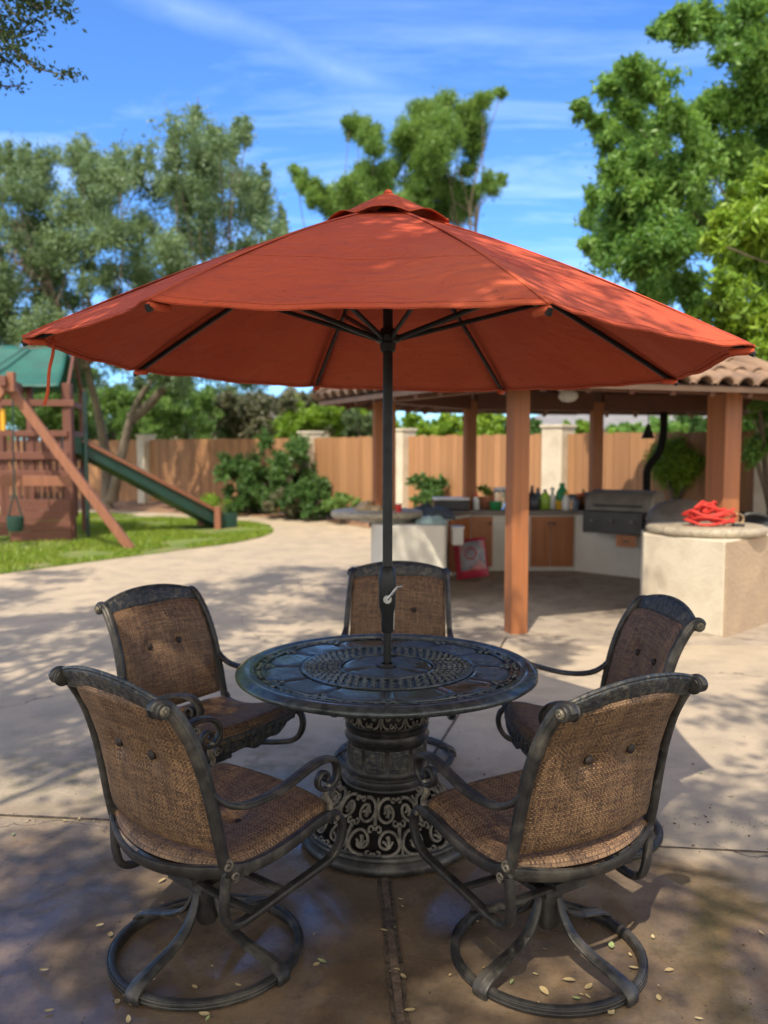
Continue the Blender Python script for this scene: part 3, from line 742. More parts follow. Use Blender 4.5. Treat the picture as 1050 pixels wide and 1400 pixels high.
lathe_thing('weedkiller_bottle', 768, 697, Yb, [(.065, .1), (.07, .12), (.066, .19), (.03, .25), (.028, .27)], 'gplastic', 'large green bottle with a yellow lower half', 'bottle', [('label_band', [(.0, 0), (.066, 0), (.071, .02), (.071, .099), (0, .0995)], 'yellow'), ('cap', [(.03, .271), (.03, .3), (0, .302)], 'gplastic')])
lathe_thing('clear_jar', 782, 697, Yb, [(.05, 0), (.055, .02), (.055, .13), (.04, .15)], 'glass', 'clear glass jar right of the yellow and green bottle', 'jar', [('lid', [(.045, .151), (.045, .17), (0, .171)], 'greycloth')])
lathe_thing('spice_jar', 792, 697, Yb, [(.04, 0), (.045, .01), (.045, .13), (.03, .15)], 'brownglass', 'brown jar with orange lid at the counter bend', 'jar', [('lid', [(.035, .151), (.035, .18), (0, .181)], 'orange')])
lathe_thing('spice_jar', 803, 697, Yb - .1, [(.045, 0), (.05, .01), (.05, .15), (.035, .17)], 'brownglass', 'taller brown jar with black lid beside the wide grill', 'jar', [('lid', [(.04, .171), (.04, .2), (0, .201)], 'black')])
def box_thing(name, c, d, mat, label, cat, rz=0, extra=()):
    root = empty(name, c[:2] + (c[2] - d[2] / 2,), label, cat)
    mb = MB(); mb.box(c, d, rz=rz); mb.build('body', M[mat], root, smooth=False, bevel=min(d) * .12)
    for nm, cc, dd, mt in extra:
        mb = MB(); mb.box(cc, dd, rz=rz); mb.build(nm, M[mt], root, smooth=False, bevel=min(dd) * .1)
lathe_thing('spray_bottle', 651, 697, Yb - .12, [(.03, 0), (.036, .01), (.036, .1), (.016, .15)], 'white', 'small white bottle in front of the terracotta pot', 'bottle', [('cap', [(.018, .151), (.018, .18), (0, .181)], 'red')])
lathe_thing('green_pot', 678, 697, Yb - .2, [(.05, 0), (.06, .01), (.07, .1), (.06, .1)], 'gplastic', 'low green pot in front of the large clear jar', 'pot', [('soil', [(.058, .09), (0, .092)], 'mulch')])
lathe_thing('black_can', 731, 698, Yb - .2, [(.05, 0), (.055, .01), (.055, .12), (.05, .13), (0, .131)], 'black', 'short black can in front of the dark bottles', 'can')
lathe_thing('juice_bottle', 774, 698, Yb - .18, [(.04, 0), (.045, .02), (.045, .12), (.02, .17)], 'white', 'white bottle with yellow cap in front of the green one', 'bottle', [('cap', [(.022, .171), (.022, .2), (0, .201)], 'yellow')])
lathe_thing('tin_can', 787, 698, Yb - .2, [(.035, 0), (.037, .01), (.037, .1), (0, .11)], 'bluegrey', 'small blue-grey can in front of the clear glass jar', 'can')
lathe_thing('sauce_bottle', 797, 697, Yb + .05, [(.03, 0), (.034, .01), (.034, .15), (.012, .2)], 'orange', 'tall orange sauce bottle between the two brown jars', 'bottle', [('cap', [(.014, .201), (.014, .225), (0, .226)], 'gplastic')])
lathe_thing('dark_bottle', 716, 697, Yb - .05, [(.04, 0), (.045, .02), (.045, .17), (.02, .21), (.018, .24), (0, .241)], 'brownglass', 'brown bottle half hidden by the front post', 'bottle')
# camp stove on the left counter
sx, sy = dp(617, 690, 11.25).x, 11.35
box_thing('camp_stove', (sx, sy, .865), (.46, .3, .13), 'black', 'flat black camp stove with a pale lid on the left counter', 'stove', 0, (('lid', (sx, sy, .945), (.47, .31, .028), 'white'),))
def blob_cloth(name, x0, x1, y0, y1, z, h, mat, label, cat, seed, part='fabric'):
    root = empty(name, ((x0 + x1) / 2, (y0 + y1) / 2, z), label, cat)
    mb = MB()
    def f(u, v):
        e = (max(0, math.sin(PI * u) * math.sin(PI * v))) ** .45; n_ = noise.noise(Vector((u * 3.5, v * 3.5, seed))); n2 = noise.noise(Vector((u * 11, v * 11, seed + 5)))
        return (x0 + (x1 - x0) * u + .03 * n_, y0 + (y1 - y0) * v + .03 * n2, z + e * (h * (.75 + .7 * n_) + .012 * n2))
    mb.grid(f, 30, 24); mb.build(part, M[mat], root)
blob_cloth('grey_tarp', .28, .82, 9.7, 10.5, .803, .15, 'greycloth', 'crumpled grey-blue tarp lying on the left counter', 'tarp', 3)
blob_cloth('plastic_bag', .34, .66, 9.15, 9.5, .803, .085, 'aqua', 'crumpled pale aqua plastic bag beside the left round bar top', 'bag', 9)
blob_cloth('folded_towel', -.33, -.02, 9.55, 9.95, .917, .11, 'tanroll', 'tan folded towel on the left round bar top', 'towel', 12)
cx_, cy_ = .16, 9.35
root = empty('red_cup', (cx_, cy_, .915), 'small red cup on the left round bar top beside the pole', 'cup')
mb = MB(); mb.lathe([(0, 0), (.028, 0), (.036, .085), (.033, .085), (.026, .006)], 16, (cx_, cy_, .9155)); mb.build('body', M['red'], root)
mb = MB(); mb.lathe([(.037, .0), (.037, .008), (.033, .008)], 16, (cx_, cy_, 1.0)); mb.build('rim', M['white'], root)
# white bin edge and charcoal bag leaning on the cabinets
box_thing('white_bin', (.84, 9.85, .60), (.13, .26, .19), 'white', 'white box-shaped bin fixed at the inner left counter side', 'bin', 0, (('lid', (.84, 9.85, .705), (.15, .28, .02), 'white'),))
root = empty('charcoal_bag', (1.04, 10.35, 0), 'red and white printed bag leaning against the cabinet below the bin', 'bag')
tl = Matrix.Rotation(R(-14), 3, 'X'); rz_ = Matrix.Rotation(R(-20), 3, 'Z'); base = Vector((1.06, 10.15, .0))
def bagpt(x, y, z):
    x, z = x * .966 - z * .17, z * .966 + x * .17 + .04
    return base + rz_ @ (Matrix.Rotation(R(14), 3, 'X').inverted() @ Vector((x, y, z)))
def bagf(sgn, xa, xb, za, zb, push=0.):
    def f(u, v):
        x = xa + (xb - xa) * u; z = za + (zb - za) * v; e = max(0, 1 - abs(x / .2) ** 3) * max(0, 1 - abs((z - .24) / .25) ** 4)
        return bagpt(x, sgn * (.012 + .055 * e + .006 * noise.noise(Vector((x * 12, z * 12, sgn)))) - push, z + .03)
    return f
mb = MB(); mb.grid(bagf(-1, -.2, .2, 0, .48), 16, 20); mb.grid(bagf(1, .2, -.2, 0, .48), 16, 20); mb.build('sack', M['bagred'], root)
mb = MB(); mb.grid(bagf(-1, -.12, .185, .09, .44, .004), 12, 14); mb.build('printed_panel', M['bagwhite'], root)
mb = MB(); mb.tube([bagpt(.02 + .07 * math.cos(t_), -.076, .32 + .07 * math.sin(t_)) for t_ in [k * PI / 8 for k in range(16)]], .008, .004, closed=True, n=6); mb.build('printed_ring', M['bagred'], root)
# small bluish block standing at the foot of the left bar wall
p = gp(503, 800); box_thing('plastic_crate', (-.21, 9.2, .12), (.12, .2, .24), 'bluegrey', 'narrow blue-grey crate standing left of the left bar wall', 'crate', 0, (('rim', (-.21, 9.2, .25), (.14, .22, .02), 'bluegrey'),))
#SECTION3
# ================================================================== TABLE
TX, TY = .0124, 3.455
tbl = empty('dining_table', (TX, TY, 0), 'round dark cast metal patio table with slate inlay top on an openwork scroll pedestal', 'table')
mb = MB()
TZ = .73
mb.lathe([(.0, .700), (.52, .700), (.575, .690), (.600, .694), (.612, .703), (.613, .712), (.606, .720), (.598, .7225), (.592, .728), (.580, .7305), (.566, .7295), (.560, .725), (.553, .7245), (.548, .7275), (.540, .7275), (.536, .716), (0, .716)], 96, (TX, TY, 0), cap=False)
# raised rings
for r, a, b in ((.343, .006, .005), (.193, .005, .005), (.505, .004, .004)):
    mb.tube([(TX + r * math.cos(t), TY + r * math.sin(t), .722) for t in [2 * PI * k / 90 for k in range(90)]], b, a, closed=True, n=6, up=(0, 0, 1))
topmb = mb
# slate petals
mb = MB(); mb.tint = []
for k in range(12):
    a0 = 2 * PI * (k + .5) / 12; tt = random.random()
    def petal(u, v, a0=a0):
        ang = (u - .5) * 2 * PI / 12 * .93
        r0 = .352; r1 = .497 - .045 * abs(2 * u - 1) ** 3.0
        r = r0 + (r1 - r0) * v; e = min(u, 1 - u, v, 1 - v)
        return (TX + r * math.cos(a0 + ang), TY + r * math.sin(a0 + ang), .7165 + .0055 * min(1, e / .05) - .0008 * math.sin(PI * u) * math.sin(PI * v))
    mb.grid(petal, 18, 14); mb.tint += [tt] * (18 * 14)
for k in range(3):
    a0 = 2 * PI * k / 3 + .4; tt = .2 + .3 * k
    def pet(u, v, a0=a0):
        ang = (u - .5) * 2 * PI / 3 * .95; r = .035 + (.185 - .035) * v; e = min(u * 3, (1 - u) * 3, v, 1 - v)
        return (TX + r * math.cos(a0 + ang), TY + r * math.sin(a0 + ang), .7165 + .008 * min(1, e / .08))
    mb.grid(pet, 20, 12); mb.tint += [tt] * 240
mb.build('slate_inlay', M['slate'], tbl)
def spiral2d(turns, r0, r1, n, mirror=1):
    out = []
    for i in range(n + 1):
        t = i / n; a = turns * 2 * PI * t; r = r0 + (r1 - r0) * t ** .85
        out.append((mirror * r * math.cos(a), r * math.sin(a)))
    return out
# lattice of little scrolls between the rings
mb = topmb
rr = random.Random(3)
for (r, n, s) in ((.210, 38, .013), (.232, 42, .013), (.254, 46, .013), (.276, 50, .013), (.298, 54, .013), (.320, 58, .013), (.335, 60, .010)):
    for k in range(n):
        a = 2 * PI * (k + (.5 if int(r * 1000) % 2 else 0)) / n; m = 1 if k % 2 else -1; ph = rr.uniform(-.5, .5) + (0 if k % 3 else 1.5)
        cx, cy = TX + r * math.cos(a), TY + r * math.sin(a); pts = []
        for (x, y) in spiral2d(1.15, .10 * s, s * 1.12, 11, m):
            c_, s_ = math.cos(a + ph), math.sin(a + ph); pts.append((cx + x * c_ - y * s_, cy + x * s_ + y * c_, .7235))
        mb.tube(pts, .0026, .0021, up=(0, 0, 1), n=5)
for k in range(24):                     # border scrolls between the petal tips
    for q in (-.07, 0, .07):
        a = 2 * PI * k / 24 + q; r = .520 if k % 2 or abs(q) < .01 else .522
        cx, cy = TX + r * math.cos(a), TY + r * math.sin(a)
        pts = []
        for (x, y) in spiral2d(1.2, .002, .0135, 9, 1 if (k + int(q * 100)) % 2 else -1):
            c_, s_ = math.cos(a + k), math.sin(a + k); pts.append((cx + x * c_ - y * s_, cy + x * s_ + y * c_, .7225))
        mb.tube(pts, .003, .0024, up=(0, 0, 1), n=5)
for k in range(12):                     # scrolls filling the notches at the petal corners
    for q in (-.035, .035, 0):
        a = 2 * PI * k / 12 + q; r = .488 if q else .468
        cx, cy = TX + r * math.cos(a), TY + r * math.sin(a)
        mb.tube([(cx + x, cy + y, .7235) for x, y in spiral2d(1.2, .002, .013, 9)], .003, .0026, up=(0, 0, 1), n=5)
mb.build('tabletop', M['tabletop'], tbl, angle=50)
mb = MB(); mb.lathe([(.022, .716), (.034, .716), (.036, .728), (.030, .734), (.022, .734)], 30, (TX, TY, 0), cap=False); mb.build('pole_collar', M['metal'], tbl)
# pedestal
mb = MB(); mb.lathe([(.0, .002), (.340, .002), (.352, .010), (.354, .028), (.346, .042), (.334, .050), (.338, .058), (.334, .068), (.322, .074), (.31, .072), (.0, .06)], 80, (TX, TY, 0), cap=False)
mb.build('base_ring', M['metal'], tbl, angle=50)
mb = MB(); mb.lathe([(.168, .262), (.178, .268), (.180, .278), (.170, .286), (.168, .292), (.174, .298), (.174, .308), (.162, .314), (.158, .322), (.158, .425), (.163, .432), (.172, .440), (.174, .450), (.166, .458), (.163, .47), (.170, .478), (.172, .490), (.165, .498), (.155, .502), (.142, .51), (.142, .60), (.15, .61), (.20, .66), (.30, .695), (.30, .70)], 64, (TX, TY, 0), cap=False)
mb.build('pedestal_drum', M['metal'], tbl, angle=40)
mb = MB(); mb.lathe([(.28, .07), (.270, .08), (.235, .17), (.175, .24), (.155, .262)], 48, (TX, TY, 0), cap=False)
mb.build('shade_liner', M['shade_black'], tbl)  # added black liner that paints the shade behind the openwork holes
# carved panels round the drum
mb = MB()
for k in range(10):
    a0 = 2 * PI * k / 10; da = 2 * PI / 10 * .84
    def pan(u, v, a0=a0):
        e = min(u, 1 - u, v, 1 - v); r = .159 + .004 * min(1, e / .1) + (.0028 * noise.noise(Vector((u * 9 + k, v * 9, a0))) if e > .12 else 0) - (.003 if .1 < e < .14 else 0)
        a = a0 + (u - .5) * da; return (TX + r * math.cos(a), TY + r * math.sin(a), .330 + .088 * v)
    mb.grid(pan, 22, 18)
mb.build('drum_panels', M['metal_carved'], tbl)
def cone_pt(a, s, bump=0.):
    # s 0 (foot) .. 1 (neck) along the flared shell
    prof = [(.322, .072), (.302, .112), (.262, .168), (.212, .222), (.172, .264)]
    x = s * 4; i = min(3, int(x)); f = x - i
    r = prof[i][0] * (1 - f) + prof[i + 1][0] * f; z = prof[i][1] * (1 - f) + prof[i + 1][1] * f
    return Vector((TX + (r + bump) * math.cos(a), TY + (r + bump) * math.sin(a), z + bump * .6))
def cyl_pt(a, s, bump=0.):
    r = .166; return Vector((TX + (r + bump) * math.cos(a), TY + (r + bump) * math.sin(a), .505 + .125 * s))
def scrollwork(ptf, n, rows, thick, hs, nm, mat):
    """mirrored C-scrolls with a curled leaf inside each, plus linking tendrils"""
    mb = MB()
    def draw(c, pts, w0, w1):
        P3 = [ptf(c[0] + x, c[1] + y, .004) for x, y in pts]; N = len(P3)
        ws = [w0 + (w1 - w0) * i / (N - 1) for i in range(N)]
        nr = [(p - Vector((TX, TY, p.z))).normalized() for p in P3]
        mb.tube(P3, [w * .8 for w in ws], ws, up=nr[N // 2] + Vector((0, 0, .3)), n=5)
    da = 2 * PI / n
    for k in range(n):
        for ri, (sc, ss, flip) in enumerate(rows):
            a = da * (k + (.5 if ri % 2 else 0))
            for m in (-1, 1):
                # big C: starts at the pair's axis, sweeps out and spirals inward
                W = da * .25; c = (a + m * da * .25, sc); pts = []
                for i in range(25):
                    t = i / 24; an = flip * (-PI * .6 + 2 * PI * 1.32 * t); rad = (1 - t) ** .75 * .94 + .10
                    pts.append((-m * W * rad * math.cos(an), ss * rad * math.sin(an)))
                draw(c, pts, thick, thick * .7)
                # inner curled leaf
                for q in (-1, 0, 1):
                    pts = []
                    for i in range(8):
                        t = i / 7; pts.append((W * (q * .35 * t + .12 * math.sin(t * 3)), ss * flip * (-.35 + .78 * t - abs(q) * .28 * t * t)))
                    draw((c[0], c[1]), pts, thick * .5, thick * (1.25 if q == 0 else .8))
                # outer tendrils
                for (dx, dy, sg) in ((.96, .75, 1), (.96, -.75, -1)):
                    pts = []
                    for i in range(12):
                        t = i / 11; an = 2 * PI * .9 * t; rad = .30 * (1 - .75 * t)
                        pts.append((m * W * (dx * .8 + rad * math.cos(an) * .9 - .1), ss * (dy + sg * rad * math.sin(an))))
                    draw(c, pts, thick * .8, thick * .6)
            pts = [(0, -ss * flip * 1.05), (da * .02, -ss * flip * .5), (0, 0), (-da * .02, ss * flip * .4), (0, ss * flip * .95)]
            draw((a, sc), [(x, y) for x, y in pts], thick * .7, thick * 1.1)
    return mb.build(nm, M[mat], tbl)
scrollwork(cone_pt, 9, [(.25, .235, 1), (.68, .20, -1)], .0078, 1, 'scroll_openwork', 'metal_dusty')
scrollwork(cyl_pt, 11, [(.5, .42, 1)], .0056, 1, 'collar_scrollwork', 'metal_dusty')
mb = MB()
for s_, w in ((.015, .008), (.985, .007)):
    mb.tube([cone_pt(2 * PI * k / 72, s_, .002) for k in range(72)], w, w, closed=True, n=6)
for s_ in (0, 1): mb.tube([cyl_pt(2 * PI * k / 60, s_, 0) for k in range(60)], .006, .006, closed=True, n=6)
mb.build('bead_ring', M['metal'], tbl)

# ================================================================== UMBRELLA
UX, UY = TX + .004, TY + .10
umb = empty('patio_umbrella', (TX, TY, 0), 'big rust red octagonal patio umbrella standing through the round table', 'umbrella')
lean = lambda z: Vector((TX + (UX - TX) * z / 2.4, TY + (UY - TY) * z / 2.4, z))
mb = MB(); mb.tube([lean(.10), lean(.93)], .0165, n=20); mb.build('lower_pole', M['pole'], umb)
mb = MB(); mb.tube([lean(.90), lean(2.60)], .0205, n=20); mb.build('upper_pole', M['pole'], umb)
mb = MB(); mb.tube([lean(.855), lean(.862), lean(.93), lean(.96), lean(1.08), lean(1.12), lean(1.128)], [.022, .025, .026, .036, .038, .03, .022], n=20); cb = mb.build('crank_housing', M['pole'], umb)
mb = MB(); a = lean(1.0) + Vector((0, -.036, 0)); mb.tube([a, a + Vector((0, -.022, 0))], .017, n=16)
mb.tube(catmull([a + Vector((0, -.022, 0)), a + Vector((.015, -.028, .02)), a + Vector((.030, -.03, .04)), a + Vector((.042, -.032, .052))], 4), .0055, .0035, n=6)
mb.tube([a + Vector((.038, -.03, .052)), a + Vector((.060, -.034, .056))], .006, n=10); mb.build('crank_handle', M['chrome'], cb)
mb = MB(); mb.tube([lean(.87) + Vector((.026, -.012, 0)), lean(.98) + Vector((.028, -.012, 0))], .003, n=6); mb.build('crank_trim', M['chrome'], cb)
URm, UZ, UA = 1.38, 1.965, -.4861
def rib_pt(k, s, dz=0.):
    """s 0 at crown .. 1 at tip"""
    a = UA + k * PI / 4; r = .03 + (URm - .03) * s; dz = dz - .036 * s * math.sin(a) + .024 * s * math.cos(a)
    z = 2.572 + (UZ - 2.572) * (.86 * s + .14 * s * s) + .012 * math.sin(PI * s)
    c = lean(z); return Vector((c.x + r * math.sin(a), c.y - r * math.cos(a), z + dz))
def canopy_pt(k, u, s, dz=0.):
    p = rib_pt(k, s).lerp(rib_pt(k + 1, s), u); w = math.sin(PI * u)
    sag = -.016 * w * s
    edge_in = .02 * w * s ** 4
    c = lean(p.z); d = Vector((c.x - p.x, c.y - p.y, 0)); 
    p = p + d * edge_in
    wr = .011 * s * noise.noise(Vector((k * 3.1 + u * 4, s * 3.5, 2))) + .0035 * noise.noise(Vector((k * 7 + u * 16, s * 5, 9))) * s
    # pull creases near the tips
    wr += .005 * s ** 4 * math.sin(u * 2 * PI * 4 + s * 9) * abs(2 * u - 1) ** 1.5
    return p + Vector((0, 0, sag + wr + dz))
mb = MB()
for k in range(8):
    mb.grid(lambda u, s, k=k: canopy_pt(k, u, .085 + .915 * s), 22, 34)
cn = mb.build('canopy', M['canopy'], umb, angle=60)
sd = cn.modifiers.new('thick', 'SOLIDIFY'); sd.thickness = .0015
mb = MB()          # hem
for k in range(8):
    mb.grid(lambda u, s, k=k: canopy_pt(k, u, 1. - .012 * s) + Vector((0, 0, -.0015 + 0 * (1 - s) + .0005 * noise.noise(Vector((u * 14, k, 0))))), 30, 2)
hm = mb.build('hem', M['canopy'], cn); s2 = hm.modifiers.new('t', 'SOLIDIFY'); s2.thickness = .0015
# seams over the ribs
mb = MB()
for k in range(8):
    mb.tube([rib_pt(k, .09 + .91 * t / 24, .003) for t in range(25)], .0035, .009, up=(0, 0, 1), n=6)
mb.build('seam', M['canopy'], cn)
mb = MB()
for k in range(8):
    for s_ in (.978, .70):
        mb.tube([canopy_pt(k, t / 24, s_, .0012) for t in range(25)], .0012 if s_ > .9 else .0010, .003 if s_ > .9 else .0022, up=(0, 0, 1), n=4)
mb.build('stitching', M['stitch'], cn)
# vent cap with raised scallops
mb = MB()
def vent(k, u, s):
    a0 = UA + k * PI / 4; a = a0 + u * PI / 4; ru = math.cos(PI / 8) / math.cos((u - .5) * PI / 4)
    r = .004 + .262 * s * ru; w = math.sin(PI * u) ** 1.0
    z = 2.640 - .142 * s ** 1.1 + (.027 * w * s ** 5) - .006 * w * s * (1 - s) + .004 * noise.noise(Vector((k + u * 3, s * 4, 0)))
    c = lean(z); return (c.x + r * math.sin(a), c.y - r * math.cos(a), z)
for k in range(8): mb.grid(lambda u, s, k=k: vent(k, u, s), 14, 12)
vc = mb.build('vent_cap', M['canopy'], umb, angle=60); s3 = vc.modifiers.new('t', 'SOLIDIFY'); s3.thickness = .002
mb = MB(); c = lean(2.648); mb.lathe([(.0, -.02), (.016, -.02), (.019, -.006), (.012, .004), (0, .008)], 14, c); mb.build('finial', M['canopy'], umb)
# ribs, struts, hubs
mb = MB(); c = lean(2.57); mb.lathe([(.0, -.04), (.03, -.04), (.045, -.02), (.045, .0), (.02, .02), (0, .02)], 20, c); mb.build('top_hub', M['pole'], umb)
hz = 2.055; c = lean(hz); mb = MB(); mb.lathe([(.024, -.055), (.03, -.05), (.034, -.02), (.05, -.012), (.052, .012), (.036, .02), (.03, .04), (.022, .045)], 22, c, cap=False); mb.build('runner_hub', M['pole'], umb)
for k in range(8):
    mb = MB(); mb.tube([rib_pt(k, t / 16, -.022 - .010 * math.sin(PI * t / 16)) for t in range(17)], .011, .0075, up=(0, 0, 1), n=8, sq=.5); rb = mb.build('rib', M['pole'], umb)
    a = UA + k * PI / 4; dirv = Vector((math.sin(a), -math.cos(a), 0)); e = rib_pt(k, .50, -.045)
    mb = MB(); mb.tube([c + dirv * .045, e], .010, .0065, up=(0, 0, 1), n=8, sq=.5); mb.build('strut', M['pole'], rb)
    t0 = rib_pt(k, .985, -.022); mb = MB(); mb.tube([t0 + dirv * -.06, t0 + dirv * .0, t0 + dirv * .018], [.013, .014, .008], n=8); mb.build('rib_tip', M['canopy'], rb)
p = rib_pt(7, .955, -.01); p = canopy_pt(6, .88, .97)
mb = MB(); mb.tube(catmull([p + Vector((0, 0, .01)), p + Vector((.004, -.01, -.05)), p + Vector((-.012, -.012, -.12)), p + Vector((-.02, -.012, -.20)), p + Vector((-.035, -.012, -.25))], 5), .002, .0065, up=(0, 1, 0), n=6); mb.build('tie_strap', M['canopy'], umb)

# ================================================================== CHAIRS (local: sitter faces +Y)
def chair_parts(root):
    def part(mb, name, mat, parent=None, **k): return mb.build(name, M[mat], parent or root, world=False, **k)
    # --- swivel base
    mb = MB(); mb.tube([(.292 * math.cos(t), .292 * math.sin(t), .017) for t in [2 * PI * k / 72 for k in range(72)]], .016, .0125, up=(0, 0, 1), closed=True, n=12, sq=.55)
    for dz, dr in ((.010, .0135), (-.002, .0135)):
        mb.tube([((.292 + dr) * math.cos(t), (.292 + dr) * math.sin(t), .017 + dz) for t in [2 * PI * k / 72 for k in range(72)]], .0026, closed=True, n=5)
    part(mb, 'base_ring', 'metal')
    mb = MB(); mb.lathe([(0, .10), (.03, .105), (.042, .13), (.044, .20), (.052, .225), (.052, .245), (0, .245)], 22, (0, 0, 0)); part(mb, 'swivel_hub', 'metal')
    for k in range(4):
        a = root['leg_turn'] + k * PI / 2; pts = catmull([(.040, .215), (.058, .165), (.095, .115), (.155, .083), (.225, .062), (.280, .045), (.306, .022), (.308, .004)], 4)[0:]
        pts = catmull([(.040, .215, 0), (.058, .165, 0), (.095, .115, 0), (.155, .083, 0), (.225, .064, 0), (.283, .046, 0), (.310, .026, 0), (.311, .003, 0)], 4)
        n_ = len(pts); W = [.013 + .015 * min(1, i / n_ * 1.3) for i in range(n_)]
        mb = MB(); mb.tube([(p.x * math.cos(a), p.x * math.sin(a), p.y) for p in pts], W, .0075, up=(-math.sin(a), math.cos(a), 0), n=10, sq=.6)
        mb.tube([(p.x * math.cos(a), p.x * math.sin(a), p.y + .007) for p in pts[2:-5]], .005, .003, up=(-math.sin(a), math.cos(a), 0), n=6)
        part(mb, 'leg', 'metal')
    mb = MB(); mb.box((0, 0, .258), (.17, .17, .018)); mb.box((0, 0, .285), (.12, .2, .02))
    for y in (-.07, .07):
        mb.tube(catmull([(-.285, y + .02, .262), (-.2, y, .272), (0, y, .272), (.2, y, .272), (.285, y + .02, .262)], 5), .009, .014, up=(0, 0, 1), n=8, sq=.6)
    part(mb, 'swivel_plate', 'metal', smooth=True)
    # --- side pieces
    for s in (-1, 1):
        # back post: rises, bows, rolls back into the knob
        P = catmull([(.287, -.150, .425), (.284, -.165, .50), (.279, -.183, .60), (.273, -.208, .71), (.267, -.243, .81), (.262, -.285, .885), (.259, -.318, .925), (.258, -.345, .934), (.258, -.358, .920)], 5)
        n_ = len(P); W = [.0155 + .006 * math.sin(PI * i / n_) for i in range(n_)]
        mb = MB(); mb.tube([(s * p.x, p.y, p.z) for p in P], .0135, W, up=(1, 0, 0), n=12, sq=.6)
        mb.tube([(s * (p.x + .0135), p.y, p.z) for p in P[3:-3]], .003, .006, up=(1, 0, 0), n=6)
        bp_ = part(mb, 'back_post', 'metal')
        mb = MB(); kc = Vector((s * .258, -.338, .922))
        def cyl(c, r, L, mbx):
            mbx.tube([c + Vector((-L * .5, 0, 0)), c + Vector((-L * .42, 0, 0)), c + Vector((L * .42, 0, 0)), c + Vector((L * .5, 0, 0))], [r * .85, r, r, r * .85], n=20)
        cyl(kc, .0235, .046, mb); cyl(kc + Vector((-s * .018, 0, 0)), .027, .008, mb); part(mb, 'knob', 'metal', bp_)
        mb = MB(); e = kc + Vector((s * .023, 0, 0)); mb.tube([e, e + Vector((s * .004, 0, 0)), e + Vector((s * .006, 0, 0))], [.0145, .0145, .011], n=18)
        mb.tube([e + Vector((s * .005, .010 * math.cos(t), .010 * math.sin(t))) for t in [k * PI / 6 for k in range(12)]], .0028, closed=True, n=6)
        mb.tube([e + Vector((s * .004, 0, 0)), e + Vector((s * .010, 0, 0))], [.006, .003], n=8); part(mb, 'rosette', 'rosette', bp_)
        # seat rail
        P = catmull([(.287, -.155, .425), (.291, -.08, .405), (.297, .02, .408), (.302, .12, .428), (.303, .20, .448), (.301, .262, .452), (.299, .292, .440)], 5)
        mb = MB(); mb.tube([(s * p.x, p.y, p.z) for p in P], .013, [.020 - .004 * i / len(P) for i in range(len(P))], up=(1, 0, 0), n=10, sq=.55)
        # carved scroll along the rear third
        for k in range(4):
            cy, cz = -.13 + .045 * k, .392 + .003 * k * k
            mb.tube([(s * .300, cy + x, cz + y) for x, y in spiral2d(1.2, .002, .012 - .0015 * k, 8)], .004, .003, up=(1, 0, 0), n=5)
        part(mb, 'seat_rail', 'metal')
        # junction scrolls at the rear corner
        mb = MB()
        for (cy, cz, rr_, tr) in ((-.150, .437, .017, 1.3), (-.127, .398, .015, -1.3)):
            mb.tube([(s * .299, cy + x, cz + y) for x, y in spiral2d(tr, .002, rr_, 14)], .006, .0045, up=(1, 0, 0), n=6)
        part(mb, 'corner_scroll', 'metal_dusty')
        # lower loop
        P = catmull([(.299, .275, .446), (.300, .305, .425), (.299, .315, .385), (.296, .302, .34), (.291, .268, .305), (.284, .20, .285), (.278, .08, .262), (.275, -.04, .240), (.274, -.095, .236), (.275, -.132, .252), (.278, -.148, .295), (.283, -.150, .35), (.287, -.147, .405)], 5)
        mb = MB(); mb.tube([(s * p.x, p.y, p.z) for p in P], .015, .0115, up=(1, 0, 0), n=12, sq=.6)
        lp__ = part(mb, 'side_loop', 'metal')
        mb = MB(); mb.tube([(s * .298, .276, .440), (s * .318, .276, .440), (s * .321, .276, .440)], [.009, .009, .005], n=10); part(mb, 'bolt', 'rosette', lp__)
        # arm
        P = catmull([(.275, -.196, .665), (.281, -.165, .628), (.289, -.12, .600), (.297, -.06, .590), (.303, .02, .596), (.306, .10, .616), (.306, .17, .636), (.305, .225, .642), (.302, .268, .630), (.298, .292, .600), (.296, .290, .565), (.294, .266, .542), (.293, .235, .540), (.292, .214, .557), (.292, .214, .580), (.292, .232, .594), (.292, .250, .588), (.292, .254, .572), (.292, .244, .564)], 5)
        n_ = len(P); W = [.012 + .009 * math.sin(PI * min(1, i / (n_ * .62))) if i < n_ * .62 else .013 for i in range(n_)]
        mb = MB(); mb.tube([(s * p.x, p.y, p.z) for p in P], W, [.0095 if i < n_ * .62 else .0075 for i in range(n_)], up=(1, 0, 0), n=12, sq=.65)
        mb.tube([(s * (p.x + W[i] * .5), p.y, p.z + .008) for i, p in enumerate(P[:int(n_ * .42)])], .003, n=5)
        ar = part(mb, 'arm', 'metal')
        mb = MB()
        Q = catmull([(.293, .262, .548), (.294, .248, .530), (.295, .250, .508), (.296, .262, .488), (.297, .262, .468), (.297, .256, .452)], 4)
        mb.tube([(s * p.x, p.y, p.z) for p in Q], .011, .010, up=(1, 0, 0), n=8)
        mb.tube([(s * .296, .277 + y, .508 + x) for x, y in spiral2d(1.3, .002, .017, 14)], .009, .0045, up=(1, 0, 0), n=6)
        part(mb, 'arm_stem', 'metal_dusty', ar)
    # --- rails across
    def rx(x): return x / .262
    mb = MB()     # crest rail: arched carved band
